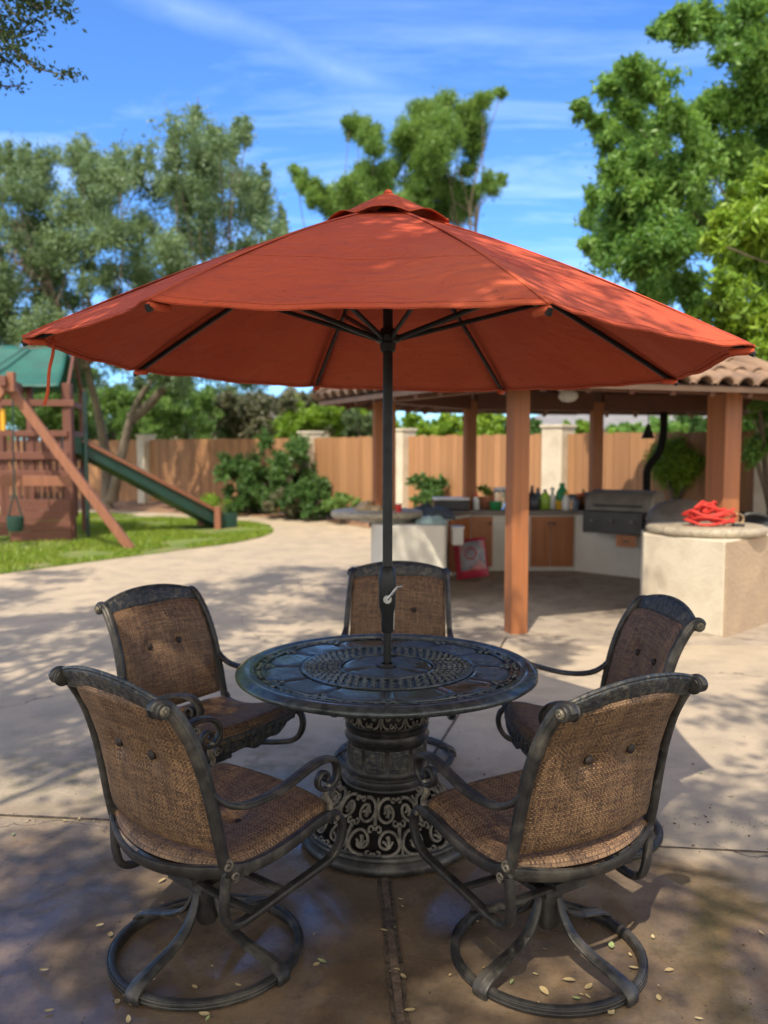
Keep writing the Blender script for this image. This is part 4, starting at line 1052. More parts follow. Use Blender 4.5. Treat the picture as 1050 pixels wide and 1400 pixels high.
    def crest(side):
        def f(u, v):
            x = -.262 + .524 * u; q = abs(x / .262)
            arch = .030 * (1 - q ** 2.2)
            zc = .915 + arch; h = (.024 + .013 * (1 - q ** 2)) * (2 * v - 1)
            e = (1 - abs(2 * v - 1) ** 4) ** .5
            rel = .0035 * noise.noise(Vector((x * 60, v * 5, side * 3))) * e * (1 if q < .8 else .3)
            bow = -.318 - .022 * (1 - q * q)
            return (x, bow - h * .45 + side * (.012 * e + rel), zc + h)
        return f
    mb.grid(crest(1), 60, 8); mb.grid(lambda u, v: crest(-1)(1 - u, v), 60, 8)
    for zz, hh in ((1, .0), (-1, .0)):
        mb.tube([(-.262 + .524 * k / 30, -.318 - .022 * (1 - (k / 15 - 1) ** 2) - zz * .45 * (.024 + .013 * (1 - abs(k / 15 - 1) ** 2)), .915 + .030 * (1 - abs(k / 15 - 1) ** 2.2) + zz * (.024 + .013 * (1 - abs(k / 15 - 1) ** 2))) for k in range(31)], .0065, .0065, n=6)
    part(mb, 'crest_rail', 'metal_carved')
    mb = MB()     # rear seat rail, bowed back
    mb.tube([(-.283 + .566 * k / 24, -.152 - .085 * (1 - (k / 12 - 1) ** 2), .415 - .022 * (1 - (k / 12 - 1) ** 2)) for k in range(25)], .021, .008, up=(0, -.35, 1), n=10, sq=.6)
    mb.tube([(-.26 + .52 * k / 24, -.156 - .085 * (1 - (k / 12 - 1) ** 2), .43 - .022 * (1 - (k / 12 - 1) ** 2)) for k in range(25)], .005, n=5)
    part(mb, 'rear_rail', 'metal')
    mb = MB()     # carved front apron
    def apr(side):
        def f(u, v):
            x = -.292 + .584 * u; q = abs(x / .292); dep = .034 + .05 * (1 - q ** 1.6) + .008 * math.cos(q * PI * 4)
            e = min(1., v / .08, (1 - v) / .08, u / .03, (1 - u) / .03); e = max(0, e)
            rel = (.0045 * math.sin(14 * q * PI + v * 5) * math.sin(v * PI) + .003 * noise.noise(Vector((x * 50, v * 6, 1)))) * e
            return (x, .285 + .038 * (1 - q * q) - .01 * v + side * (.006 * e) + (rel if side > 0 else 0), .455 - dep * v)
        return f
    mb.grid(lambda u, v: apr(1)(1 - u, v), 60, 14); mb.grid(apr(-1), 60, 14); part(mb, 'front_apron', 'metal_carved')
    # --- slings
    def post_y(z):
        pr_ = [(.425, -.150), (.50, -.165), (.60, -.183), (.71, -.208), (.81, -.243), (.885, -.285), (.92, -.312)]
        for i in range(len(pr_) - 1):
            if z <= pr_[i + 1][0]:
                f = (z - pr_[i][0]) / (pr_[i + 1][0] - pr_[i][0]); return pr_[i][1] * (1 - f) + pr_[i + 1][1] * f
        return pr_[-1][1]
    bt = [(-.085, .735), (.085, .735)]
    def back(side):
        def f(u, v):
            q = 2 * u - 1; hw = .262 - .012 * v
            z0 = .468 - .012 * (1 - q * q); z1 = .898 + .028 * (1 - q * q) - .006 * abs(q) ** 6
            x = q * hw; z = z0 + (z1 - z0) * v
            e = max(0, (1 - abs(q) ** 7)) * max(0, 1 - abs(2 * v - 1) ** 8)
            th = .021 * e ** .55 + .0015
            pin = sum(math.exp(-((x - bx) ** 2 + (z - bz) ** 2) / .0011) * .022 + math.exp(-((x - bx) ** 2 + (z - bz) ** 2) / .010) * .010 for bx, bz in bt)
            # soft folds from the buttons
            fold = .0022 * math.sin(q * 9 + v * 4) * e + .003 * noise.noise(Vector((x * 7, z * 7, side))) * e
            th = max(.0015, th - pin * .9)
            bow = -.030 * (1 - q * q)
            return (x, post_y(z) + bow + side * (th + fold * .6), z)
        return f
    uvb = lambda u, v: (u * .52 + .03, v * .44)
    mb = MB(); mb.grid(back(1), 46, 44, uvb); b1 = back(-1); mb.grid(lambda u, v: b1(1 - u, v), 46, 44, lambda u, v: (1.3 - u * .52, v * .44))
    bk = part(mb, 'backrest', 'sling', angle=70)
    for bx, bz in bt:
        for side in (-1, 1):
            mb = MB(); y = post_y(bz) - .030 * (1 - (bx / .258) ** 2) + side * .0065
            mb.tube([(bx, y - side * .006, bz), (bx, y, bz), (bx, y + side * .004, bz), (bx, y + side * .0055, bz)], [.0145, .0145, .011, .004], n=14); mb.uv = None
            part(mb, 'button', 'sling', bk)
    sb = [(-.085, .06), (.085, .06)]
    def seat(side):
        def f(u, v):
            q = 2 * u - 1; y0 = -.155 - .072 * (1 - q * q) + .004; y1 = .292 + .034 * (1 - q * q)
            y = y0 + (y1 - y0) * v; x = q * .284
            zr = .425 - .016 * (1 - q * q) * max(0, 1 - v * 2.5)
            zz = zr - .012 * math.sin(PI * min(1, v * 1.4)) + .034 * max(0, (v - .35) / .65) ** 1.2 - .03 * max(0, (v - .93) / .07) ** 2
            e = max(0, 1 - abs(q) ** 8) * max(0, 1 - abs(2 * v - 1) ** 12)
            pin = sum(math.exp(-((x - bx) ** 2 + (y - by) ** 2) / .0011) * .016 + math.exp(-((x - bx) ** 2 + (y - by) ** 2) / .012) * .008 for bx, by in sb)
            fold = .003 * noise.noise(Vector((x * 6, y * 6, 4))) * e
            th = max(.002, .033 * e ** .5 - pin)
            return (x, y, zz + .004 + side * (th + fold) - (0 if side > 0 else -.006 * e))
        return f
    mb = MB(); mb.grid(seat(1), 46, 46, lambda u, v: (u * .56 + 2, v * .5)); b2 = seat(-1); mb.grid(lambda u, v: b2(1 - u, v), 24, 24, lambda u, v: (u * .56 + 3, v * .5))
    st = part(mb, 'seat', 'sling', angle=70)
    for bx, by in sb:
        p = Vector(seat(1)((bx / .284 + 1) / 2, (by + .22) / .54)); mb = MB(); mb.tube([p + Vector((0, 0, -.004)), p + Vector((0, 0, .003)), p + Vector((0, 0, .006))], [.012, .011, .004], n=14); part(mb, 'button', 'sling', st)
def make_chair(x, y, th, label, leg_turn):
    root = empty('patio_chair', (x, y, 0), label, 'chair', 'cast metal swivel chairs round the table', rz=th)
    root['leg_turn'] = leg_turn; chair_parts(root); return root
def place(src, x, y, th, label):
    c = copy_tree(src); c.location = (x, y, 0); c.rotation_euler = (0, 0, th); c['label'] = label; return c
# leg_turn in chair space: the leg feet seen in the photograph sit at world angle a
cl = make_chair(-.567, 2.645, -.713, 'swivel chair nearest at left, seen from behind, with a swollen brown woven back', R(238) + .713)
cr = place(cl, .518, 2.618, .557, 'swivel chair nearest at right, its two back buttons facing the viewer')
place(cl, -.79, 3.68, R(-124), 'swivel chair behind the near left one, facing right with its seat under the table edge')
place(cl, .06, 4.38, R(176), 'swivel chair on the far side of the table behind the umbrella pole')
place(cl, .86, 3.53, R(96), 'swivel chair at right behind the nearest right one, turned to face left')
for o in list(bpy.data.objects):
    if 'leg_turn' in o.keys(): del o['leg_turn']
#SECTION4
# ================================================================== PLAY SET
ps = empty('play_set', (-5.9, 14.6, 0), 'redwood play tower with green tarp roof, green slide and swing beam on the lawn', 'play set')
def bx(name, a, b, w, h, mat='redwood', parent=None, up=(0, 0, 1)):
    m_ = MB(); m_.beam(a, b, w, h, up); return m_.build(name, M[mat], parent or ps, smooth=False, bevel=.006)
T0 = Vector((-5.45, 14.9, 0)); tx = Vector((-1, -.18, 0)).normalized(); ty = Vector((-.18, 1, 0)).normalized()   # tower corner (front right), left along tx, back along ty
def tp(u, v, z): return T0 + tx * u + ty * v + Vector((0, 0, z))
TWd, TDp = 1.45, 1.5
for u, v, h in ((0, 0, 2.72), (.62, 0, 2.72), (TWd, 0, 2.72), (0, TDp, 2.72), (TWd, TDp, 2.72)):
    w = .15 if (u, v) == (0, 0) else .10
    bx('post', tp(u, v, 0), tp(u, v, h), w, w, up=(0, 1, 0))
for z, h in ((2.38, .11), (1.86, .10), (1.48, .13), (1.17, .12)):
    bx('rail', tp(-.12 if z > 2 else .0, -.09, z), tp(TWd + .1, -.09, z), .05, h, 'redwood_x')
    bx('rail', tp(-.02, .0, z), tp(-.02, TDp, z), .05, h, 'redwood_x')
m_ = MB()
for i in range(10): m_.beam(tp(0, .06 + i * .148, 1.4), tp(TWd, .06 + i * .148, 1.4), .14, .035)
m_.build('deck', M['redwood_x'], ps, smooth=False)
def slats(u0, u1, z0, z1, n, name='slat_panel', v=-.04):
    m_ = MB()
    for i in range(n):
        u = u0 + (u1 - u0) * (i + .5) / n; m_.beam(tp(u, v, z0), tp(u, v, z1), (u1 - u0) / n * .62, .022, (0, 1, 0))
    m_.build(name, M['redwood'], ps, smooth=False)
slats(.1, .62, .85, 1.84, 7); slats(.68, TWd, .3, 1.45, 8); slats(.1, TWd, 1.5, 1.84, 12, v=TDp)
slats(.1, TWd, .3, 1.4, 12, v=TDp)
m_ = MB()
for i in range(4): m_.beam(tp(-.02, -.10, .09 + i * .185), tp(.98, -.10, .09 + i * .185), .03, .178)
m_.build('board_skirt', M['redwood_x'], ps, smooth=False, bevel=.004)
m_ = MB(); m_.beam(tp(1.0, -.1, .2), tp(1.7, -.1, .2), .03, .17); m_.beam(tp(1.0, -.1, .39), tp(1.7, -.1, .39), .03, .17); m_.build('sandbox_board', M['redwood_x'], ps, smooth=False)
# tarp roof: two sagging slopes on a ridge bar
m_ = MB()
rz0, rz1 = 3.42, 2.66
def tarp(sg):
    def f(u, v):
        a = tp(.10 + u * 1.6, TDp / 2, rz0); b = tp(.10 + u * 1.6, TDp / 2 + sg * (TDp / 2 + .22), rz1); p = a.lerp(b, v)
        return p + Vector((0, 0, -.06 * math.sin(PI * v) - .02 * math.sin(PI * u * 3) ** 2 * v + .02 * noise.noise(Vector((u * 4, v * 4, sg)))))
    return f
m_.grid(tarp(-1), 20, 12); m_.grid(tarp(1), 20, 12); tr = m_.build('tarp_roof', M['tarp'], ps); sd = tr.modifiers.new('t', 'SOLIDIFY'); sd.thickness = .004
bx('ridge_bar', tp(.12, TDp / 2, rz0 - .06), tp(1.75, TDp / 2, rz0 - .06), .05, .09, 'redwood_x')
for u in (0, TWd):
    for sg in (0, 1): bx('roof_brace', tp(u, sg * TDp, 2.6), tp(u, TDp / 2, rz0 - .1), .045, .07, 'redwood')
bx('roof_stripe', tp(1.45, -.24, 2.70), tp(.75, TDp / 2 - .1, 3.42), .05, .012, 'darkgreen')
# yellow climbing panel
m_ = MB()
for i in range(5): m_.tube([tp(1.05 + i * .09, -.02, 1.9), tp(1.05 + i * .09, -.02, 2.28)], .04, n=10)
m_.build('yellow_panel', M['yellow'], ps)
# slide
S0 = tp(-.05, .45, 1.62); S1 = Vector((-3.42, 17.25, .17)); S2 = Vector((-3.25, 17.38, .15))
d = (S1 - S0); dh = Vector((d.x, d.y, 0)).normalized(); sn = Vector((-dh.y, dh.x, 0))
path = catmull([S0 - dh * .35 + Vector((0, 0, .03)), S0, S0.lerp(S1, .3) + Vector((0, 0, .02)), S0.lerp(S1, .65), S1, S2, S2 + dh * .15 + Vector((0, 0, -.02))], 6)
m_ = MB(); prof = [(-.26, .17), (-.235, .17), (-.22, .02), (.22, .02), (.235, .17), (.26, .17), (.26, -.13), (-.26, -.13)]; vs = []
for p in path: vs += [p + sn * a + Vector((0, 0, b)) for a, b in prof]
q = len(prof); fs = [(i * q + j, i * q + (j + 1) % q, (i + 1) * q + (j + 1) % q, (i + 1) * q + j) for i in range(len(path) - 1) for j in range(q)]
fs += [tuple(range(q - 1, -1, -1)), tuple((len(path) - 1) * q + j for j in range(q))]
m_.add(vs, fs); sl_ = m_.build('slide', M['green'], ps)
for sg in (-1, 1):
    bx('slide_rail', S0 + sn * sg * .285 + Vector((0, 0, .12)), S1 + sn * sg * .285 + Vector((0, 0, .15)), .04, .07, 'legwood', sl_)
    p = S1 - dh * .12 + sn * sg * .33; bx('slide_post', Vector((p.x, p.y, 0)), Vector((p.x, p.y, .46)), .12, .12, 'legwood', sl_, (0, 1, 0))
m_ = MB(); m_.tube([tp(-.25, .2, 0), tp(-.25, .2, 2.6)], .035, n=10); m_.build('slide_pole', M['darkgreen'], ps)
# swing beam on an A frame, coming toward the left of the viewer
AF = dp(12, 528, 13.6); foot = Vector((*gp(180, 752), 0))
bx('a_frame_leg', foot, AF + (AF - foot) * .02, .14, .10, 'legwood', None, (0, 1, 0))
f2 = Vector((AF.x * 2 - foot.x, foot.y - .2, 0)); bx('a_frame_leg', f2, AF + Vector((0, -.13, 0)), .14, .10, 'legwood', None, (0, 1, 0))
bx('swing_beam', AF + Vector((.05, -.35, .06)), tp(.75, 0, 2.5) + Vector((0, 0, .1)), .10, .16, 'redwood_x')
bx('beam_end', AF + Vector((.13, -.2, -.10)), AF + Vector((.13, -.2, .20)), .11, .11, 'legwood', None, (0, 1, 0))
bx('cross_brace', dp(0, 656, 13.9) - Vector((1.2, 0, 0)), dp(98, 658, 14.2), .05, .17, 'legwood')
sw = dp(21, 715, 13.9); swing = empty('bucket_swing', (sw.x, sw.y, sw.z), 'green bucket swing hanging on a rope from the play set beam', 'swing')
m_ = MB(); m_.lathe([(.02, -.14), (.11, -.13), (.13, -.05), (.135, .10), (.12, .11), (.11, -.02), (.0, -.08)], 18, (sw.x, sw.y, sw.z)); m_.build('bucket', M['green'], swing)
m_ = MB(); m_.tube([(sw.x - .11, sw.y, sw.z + .1), (sw.x, sw.y, sw.z + .5), (sw.x - .02, sw.y + .1, 2.5)], .014, n=6); m_.tube([(sw.x + .11, sw.y, sw.z + .1), (sw.x, sw.y, sw.z + .5)], .014, n=6); m_.build('rope', M['darkgreen'], swing)

# ================================================================== VEGETATION
def leaves_obj(name, clumps, n, L, mat, parent, base, aspect=.5, twigs=14, droop=0., tj=.15, upb=.3, tmin=.15, flat=.6):
    C = np.array([c[:3] for c in clumps], float); Rr = np.array([c[3] for c in clumps], float)
    w = Rr ** 2; w /= w.sum()
    ci = rng.choice(len(C), n, p=w)
    tw = rng.normal(size=(len(C), twigs, 3)); tw[..., 2] += upb; tw /= np.linalg.norm(tw, axis=2, keepdims=True)
    tl = rng.uniform(.5, 1.45, (len(C), twigs))
    ti = rng.integers(0, twigs, n); t = tmin + (1 - tmin) * rng.random(n) ** .7
    d = tw[ci, ti]
    p = C[ci] + d * (Rr[ci] * tl[ci, ti] * t)[:, None] + rng.normal(size=(n, 3)) * (Rr[ci] * tj)[:, None]
    p[:, 2] -= droop * Rr[ci] * t ** 2
    a = d * .6 + rng.normal(size=(n, 3)); a[:, 2] -= droop; a /= np.linalg.norm(a, axis=1, keepdims=True)
    up = np.array([0, 0, 1.]) * flat + rng.normal(size=(n, 3)) * .7
    b = np.cross(a, up); b /= np.linalg.norm(b, axis=1, keepdims=True) + 1e-9
    ll = (L * rng.uniform(.6, 1.3, n))[:, None]; ww = ll * aspect
    nrm = np.cross(a, b)
    v = np.empty((n, 4, 3)); v[:, 0] = p - a * ll; v[:, 1] = p + b * ww + nrm * ll * .12; v[:, 2] = p + a * ll; v[:, 3] = p - b * ww + nrm * ll * .12
    v -= np.array(base)
    me = bpy.data.meshes.new(name); me.vertices.add(4 * n); me.vertices.foreach_set('co', v.ravel())
    me.loops.add(4 * n); me.loops.foreach_set('vertex_index', np.arange(4 * n, dtype=np.int32))
    me.polygons.add(n); me.polygons.foreach_set('loop_start', np.arange(0, 4 * n, 4, dtype=np.int32)); me.polygons.foreach_set('loop_total', np.full(n, 4, dtype=np.int32))
    me.update(calc_edges=True)
    ct = rng.random(len(C)); tint = np.clip(.45 * ct[ci] + .55 * rng.random(n), 0, 1).astype(np.float32)
    at = me.attributes.new('tint', 'FLOAT', 'FACE'); at.data.foreach_set('value', tint)
    me.materials.append(M[mat]); o = bpy.data.objects.new(name, me); col.objects.link(o)
    if parent: o.parent = parent
    return o
def tree(name, label, cat, base, forks, clumps, n, L, lmat, bark='bark', tr=.2, group=None, limbs=12, **k):
    root = empty(name, (*base[:2], 0), label, cat, group)
    m_ = MB()
    tips = []
    for pts in forks:
        P = catmull(pts, 6); N = len(P); r0 = pts_r = tr
        m_.tube(P, [tr * (1.25 if i == 0 else 1) * (1 - .88 * i / N) for i in range(N)], n=10); tips.append(P)
    rr = random.Random(len(clumps))
    sel = clumps if len(clumps) <= limbs else rr.sample(clumps, limbs)
    for c in sel:
        c3 = Vector(c[:3]); P = min(tips, key=lambda q: (q[-1] - c3).length); s_ = P[int(len(P) * rr.uniform(.55, .95))]
        mid = s_.lerp(c3, .5) + Vector((rr.uniform(-.15, .15), rr.uniform(-.15, .15), -.1)) * (c3 - s_).length
        L_ = (c3 - s_).length; Q = catmull([s_, mid, c3, c3 + (c3 - mid).normalized() * c[3] * .5], 5)
        m_.tube(Q, [max(.006, tr * .17 * (1 - .9 * i / len(Q))) for i in range(len(Q))], n=6)
    m_.build('trunk', M[bark], root)
    leaves_obj('crown', clumps, n, L, lmat, root, (base[0], base[1], 0), **k)
    return root
def lobe(px, py, Y, rpx): p = dp(px, py, Y); return (p.x, p.y, p.z, rpx * Y / F_)
rr = random.Random(11)
# big oak, left
top = [(-160, 200), (-60, 180), (0, 195), (30, 190), (60, 205), (100, 185), (140, 215), (170, 200), (200, 195), (240, 165), (270, 140), (300, 165), (330, 160), (345, 235), (362, 225), (385, 275), (400, 305), (412, 350)]
def topy(x):
    for (a, b), (c, d_) in zip(top, top[1:]):
        if a <= x <= c: return b + (d_ - b) * (x - a) / (c - a)
    return 300
cl_ = []
while len(cl_) < 330:
    x = rr.uniform(-160, 395); y = rr.uniform(140, 535); r = rr.uniform(16, 38)
    if y < topy(x) + r * .9 or (x > 370 and y > 500): continue
    cl_.append(lobe(x, y, rr.uniform(18.5, 24.5), r))
for x, y in ((268, 150), (268, 175), (240, 178), (240, 200), (322, 165), (318, 190), (300, 180), (335, 165), (362, 230), (362, 255), (40, 200), (55, 215), (100, 195), (118, 190), (160, 205), (205, 200), (385, 285), (12, 200), (190, 210)):
    Ys = rr.uniform(20, 23)
    for q in range(4): cl_.append(lobe(x + rr.uniform(-3, 3), y + q * 11, Ys, 7 + 2.2 * q))
ob = Vector((*gp(146, 697), 0))
f1 = [ob, ob + Vector((.02, 0, 1.3)), dp(133, 560, 22), dp(120, 500, 21.8), dp(125, 430, 21.5), dp(100, 330, 21.5)]
f2_ = [ob + Vector((.15, 0, .3)), dp(163, 640, 22), dp(178, 575, 21.7), dp(200, 530, 21.5), dp(235, 490, 21.3), dp(270, 380, 21.5)]
f3_ = [dp(180, 572, 21.7), dp(205, 552, 21.6), dp(232, 520, 21.2), dp(290, 450, 21.2), dp(320, 330, 21.3)]
f4_ = [dp(120, 500, 21.8), dp(85, 440, 21.4), dp(60, 370, 21.2), dp(20, 300, 21)]
tree('oak_tree', 'tall grey-green oak at left with forked trunk behind the play slide', 'tree', ob, [f1, f2_, f3_, f4_], cl_, 260000, .050, 'leaf_grey', 'bark_light', .15, limbs=60, aspect=.45, upb=1.5, tj=.18, twigs=16)
# far tree above the umbrella
def far(name, label, lobes, Yr, base, n, L, mat, **k):
    c = [lobe(x, y, rr.uniform(*Yr), r) for x, y, r in lobes]
    b = Vector(base); topc = max(c, key=lambda q: q[2])
    return tree(name, label, 'tree', b, [[b, b + Vector((.1, 0, 1.6)), Vector((b.x * .5 + topc[0] * .5, b.y, topc[2] * .55)), Vector((b.x * .4 + topc[0] * .6, b.y, topc[2] * .72))]], c, n, L, mat, **k)
far('tall_tree', 'tall feathery green tree rising behind the umbrella crown', [(600, 150, 22), (575, 160, 20), (560, 180, 20), (640, 155, 18), (660, 140, 13), (685, 128, 8), (645, 175, 18), (565, 205, 26), (605, 195, 30), (650, 205, 18), (590, 235, 32), (575, 262, 26), (615, 262, 24), (640, 270, 20), (665, 255, 14), (685, 245, 8), (620, 290, 18), (600, 300, 20), (560, 280, 22), (640, 235, 12)], (38, 41), (2.6, 39.5, 0), 110000, .085, 'leaf_far', tr=.25, group='tall trees showing above the umbrella', tj=.24, flat=1.5, aspect=.35)
far('tall_tree', 'lower ragged green tree left of the umbrella crown, beside the taller one', [(490, 175, 14), (505, 185, 15), (478, 168, 9), (512, 205, 15), (495, 240, 16), (515, 250, 20), (478, 262, 18), (535, 235, 14), (420, 250, 14), (405, 238, 9), (440, 265, 15), (455, 285, 18), (425, 275, 12), (500, 280, 20), (530, 290, 22), (470, 300, 18)], (37, 40), (-.9, 38.5, 0), 60000, .085, 'leaf_far', tr=.2, group='tall trees showing above the umbrella', tj=.24, flat=1.5, aspect=.35)
# trees beyond the fence
bt_ = [(-20, 560, 45, 'leaf_far', 'dark tree behind the play tower', 31), (70, 555, 40, 'leaf_far', 'mid green tree between play tower and oak trunk', 33), (215, 560, 34, 'leaf_far', 'dense green tree over the cream pillar', 31),
       (285, 572, 30, 'leaf_grey', 'grey-green tree over the long fence panel', 35), (350, 578, 26, 'leaf_dry', 'pale brownish tree top between the green ones', 33), (405, 572, 26, 'leaf_dry', 'thin pale tree just left of the yellow-green one', 36), (455, 572, 28, 'leaf_lime', 'yellow-green tree left of the shelter roof', 32),
       (150, 575, 30, 'leaf_grey', 'grey-green tree behind the oak trunks', 36)]
for px, py, r, mt, lb, Y in bt_:
    c = []
    for i in range(26):
        c.append(lobe(px + rr.gauss(0, r * 1.1), py + rr.uniform(-r * 1.15, r * 1.0), Y + rr.uniform(-1.5, 1.5), r * rr.uniform(.4, .65)))
    b = dp(px, 600, Y); b.z = 0
    tree('background_tree', lb, 'tree', b, [[b, b + Vector((0, 0, 1.2)), b + Vector((.3, 0, 2.4))]], c, 30000, .07, mt, tr=.12, group='trees beyond the fence', limbs=8, tj=.16)
hb = [(570, 582, 22, 'leaf_lime', 'yellow-green bush top above the fence just right of the umbrella pole', 21), (620, 585, 22, 'leaf_lime', 'yellow-green bush top left of the slim back post', 20), (672, 583, 22, 'leaf_lime', 'yellow-green bush top behind the front shelter post', 19), (720, 588, 16, 'leaf_dark', 'dark bush top right of the front shelter post', 19),
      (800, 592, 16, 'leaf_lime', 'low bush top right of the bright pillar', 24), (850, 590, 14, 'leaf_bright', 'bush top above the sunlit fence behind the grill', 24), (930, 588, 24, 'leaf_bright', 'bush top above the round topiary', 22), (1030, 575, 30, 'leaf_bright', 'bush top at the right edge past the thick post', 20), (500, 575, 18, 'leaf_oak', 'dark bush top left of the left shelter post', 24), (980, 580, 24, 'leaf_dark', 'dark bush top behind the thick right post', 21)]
for px, py, r, mt, lb, Y in hb:
    c = [lobe(px + rr.gauss(0, r * .9), py + rr.uniform(-r * .45, r * 1.2), Y + rr.uniform(-1, 1), r * rr.uniform(.35, .6)) for i in range(20)]
    b = dp(px, 600, Y); b.z = 0
    tree('background_bush', lb, 'bush', b, [[b, b + Vector((0, 0, .8)), b + Vector((.1, 0, 1.6))]], c, 12000, .055, mt, tr=.06, group='bushes beyond the fence', limbs=6)
# right-hand tree, close behind the shelter
rl_ = [(800, 150, 13), (790, 142, 9), (812, 165, 12), (840, 115, 22), (868, 100, 22), (895, 118, 26), (855, 150, 28), (830, 190, 24), (880, 190, 34), (925, 160, 30), (965, 150, 34), (1010, 150, 34), (1045, 120, 40), (835, 235, 22), (820, 272, 22), (805, 295, 14), (850, 290, 32), (895, 260, 36), (900, 320, 36), (800, 330, 12), (828, 345, 26), (865, 360, 34), (905, 385, 32), (880, 410, 24), (920, 340, 36), (950, 230, 38), (995, 220, 36), (1040, 210, 42), (950, 300, 34), (940, 390, 24), (1010, 290, 36), (900, 435, 14), (1080, 200, 50), (1080, 300, 50), (960, 420, 20),
       (1040, 60, 34), (1080, 60, 50), (1010, 20, 30), (985, 35, 26), (955, 22, 22), (925, 25, 20), (900, 38, 13), (940, 45, 16), (1030, -10, 40), (1000, 75, 18), (850, 325, 26), (875, 235, 26), (1120, 150, 60), (1120, 300, 60)]
c = [lobe(x, y, rr.uniform(12.2, 15.2) if y > 80 else rr.uniform(11, 13), r) for x, y, r in rl_]
b = Vector((8.2, 14.5, 0))
tree('ash_tree', 'large leafy green tree at upper right reaching over the shelter', 'tree', b, [[b, b + Vector((-.1, 0, 1.8)), b + Vector((-1.2, -.3, 3.4)), b + Vector((-2.6, -.7, 4.6))], [b + Vector((-.1, 0, 1.8)), b + Vector((-.6, -.6, 4)), b + Vector((-1.2, -1.5, 6.5))]], c, 165000, .054, 'leaf_bright', tr=.12, limbs=8, droop=.35, tj=.22, aspect=.36)
c = [lobe(x, y, rr.uniform(9.4, 11.2), r) for x, y, r in ((1035, 310, 34), (1060, 250, 40), (1000, 340, 24), (1035, 370, 36), (1000, 390, 26), (980, 420, 18), (1045, 430, 36), (1010, 440, 24), (1080, 350, 60), (1085, 450, 50), (1100, 250, 50), (975, 330, 14), (1030, 480, 24), (985, 300, 16), (1010, 270, 18))]
b = Vector((7.4, 11.2, 0))
tree('sunlit_ash', 'bright yellow-green sunlit tree at the right edge, in front of the darker one', 'tree', b, [[b, b + Vector((-.1, 0, 1.8)), b + Vector((-.8, -.2, 3)), b + Vector((-1.8, -.5, 4.0))]], c, 40000, .064, 'leaf_lime', tr=.1, limbs=14, droop=.45, tj=.22, aspect=.34)  # same species as the ash, with sunlight put into the leaf colour
# crooked trunk behind the counter
p0 = dp(884, 690, 12.5); k1 = Vector((p0.x, 12.5, 0)); pts = [k1, dp(884, 665, 12.5), dp(886, 640, 12.5), dp(900, 620, 12.5), dp(906, 600, 12.5), dp(907, 565, 12.55), dp(908, 540, 12.6) + Vector((0, .4, .3))]
kt = empty('crooked_tree', (*k1.to_2d(), 0), 'thin dark crooked tree trunk standing beside the round topiary', 'tree'); m_ = MB(); m_.tube(catmull(pts, 6), .055, n=8); m_.build('trunk', M['shade_black'], kt)  # trunk coloured black for the shade it stands in
topc = Vector((p0.x + .5, 13.9, 3.3)); m_ = MB(); m_.tube([pts[-1], topc], [.04, .02]); m_.build('limb', M['bark'], kt)
leaves_obj('crown', [(topc.x + rr.gauss(0, .3), topc.y + rr.gauss(0, .3), topc.z + rr.uniform(-.2, .3), .3) for i in range(8)], 3000, .04, 'leaf_dark', kt, (k1.x, k1.y, 0))
# topiary and shrubs
def shrub(name, label, cat, lobes, base, n, L, mat, stem=True, group=None, **k):
    root = empty(name, (base[0], base[1], 0), label, cat, group)
    if stem:
        m_ = MB(); c0 = Vector(np.mean([l[:3] for l in lobes], axis=0))
        for j in range(4): 
            e = Vector(lobes[j % len(lobes)][:3]); m_.tube(catmull([(base[0] + .03 * j, base[1], 0), Vector((base[0], base[1], 0)).lerp(c0, .5), e], 4), [.03] * 8 + [.012], n=6)
        m_.build('stem', M['bark'], root)
    leaves_obj('foliage', lobes, n, L, mat, root, (base[0], base[1], 0), **k); return root
tc = dp(926, 633, 12.9); ls = []
for i in range(40):
    v = Vector((rr.gauss(0, 1), rr.gauss(0, 1), rr.gauss(0, 1))).normalized() * rr.uniform(.14, .33)
    ls.append((tc.x + v.x * 1.05, tc.y + v.y, tc.z + v.z * .95, .17))
shrub('round_topiary', 'round clipped bright green bush on a stem in front of the sunlit fence', 'bush', ls, (tc.x, tc.y), 30000, .022, 'leaf_lime', tj=.25)
tc = dp(1048, 600, 10.9); ls = [(tc.x + rr.gauss(.1, .2), tc.y + rr.gauss(0, .15), tc.z + rr.gauss(0, .25), .16) for i in range(14)]
shrub('leafy_shrub', 'green shrub at the right edge beyond the thick shelter post', 'bush', ls, (tc.x, tc.y), 6000, .03, 'leaf_bright')
def shr(label, px, py, Y, w, h, mat, n, L=.04):
    ls = []
    for i in range(30):
        ls.append(lobe(px + rr.gauss(0, w * .34), py + rr.uniform(-h * .48, h * .46), Y + rr.gauss(0, .35), min(w, h) * rr.uniform(.18, .3)))
    b = dp(px, py, Y); return shrub('garden_shrub', label, 'bush', ls, (b.x, b.y), n, L, mat, group='shrubs along the fence')
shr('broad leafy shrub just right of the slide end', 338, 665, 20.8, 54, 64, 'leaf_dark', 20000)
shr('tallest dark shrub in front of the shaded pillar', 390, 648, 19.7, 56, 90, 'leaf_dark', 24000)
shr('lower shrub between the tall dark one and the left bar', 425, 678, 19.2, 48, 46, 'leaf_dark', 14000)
shr('small shrub left of the shelter bar top', 466, 688, 18.2, 22, 26, 'leaf_far', 4000)
shr('pale green young plant by the slide end', 292, 690, 20.5, 26, 24, 'leaf_lime', 1800, .03)
shr('shrub seen over the left counter beside the pole', 590, 668, 16.3, 30, 34, 'leaf_dark', 4000)
shr('greyish dead-leaved low shrub under the tall dark shrub', 400, 690, 19.4, 44, 34, 'leaf_dry', 8000, .03)
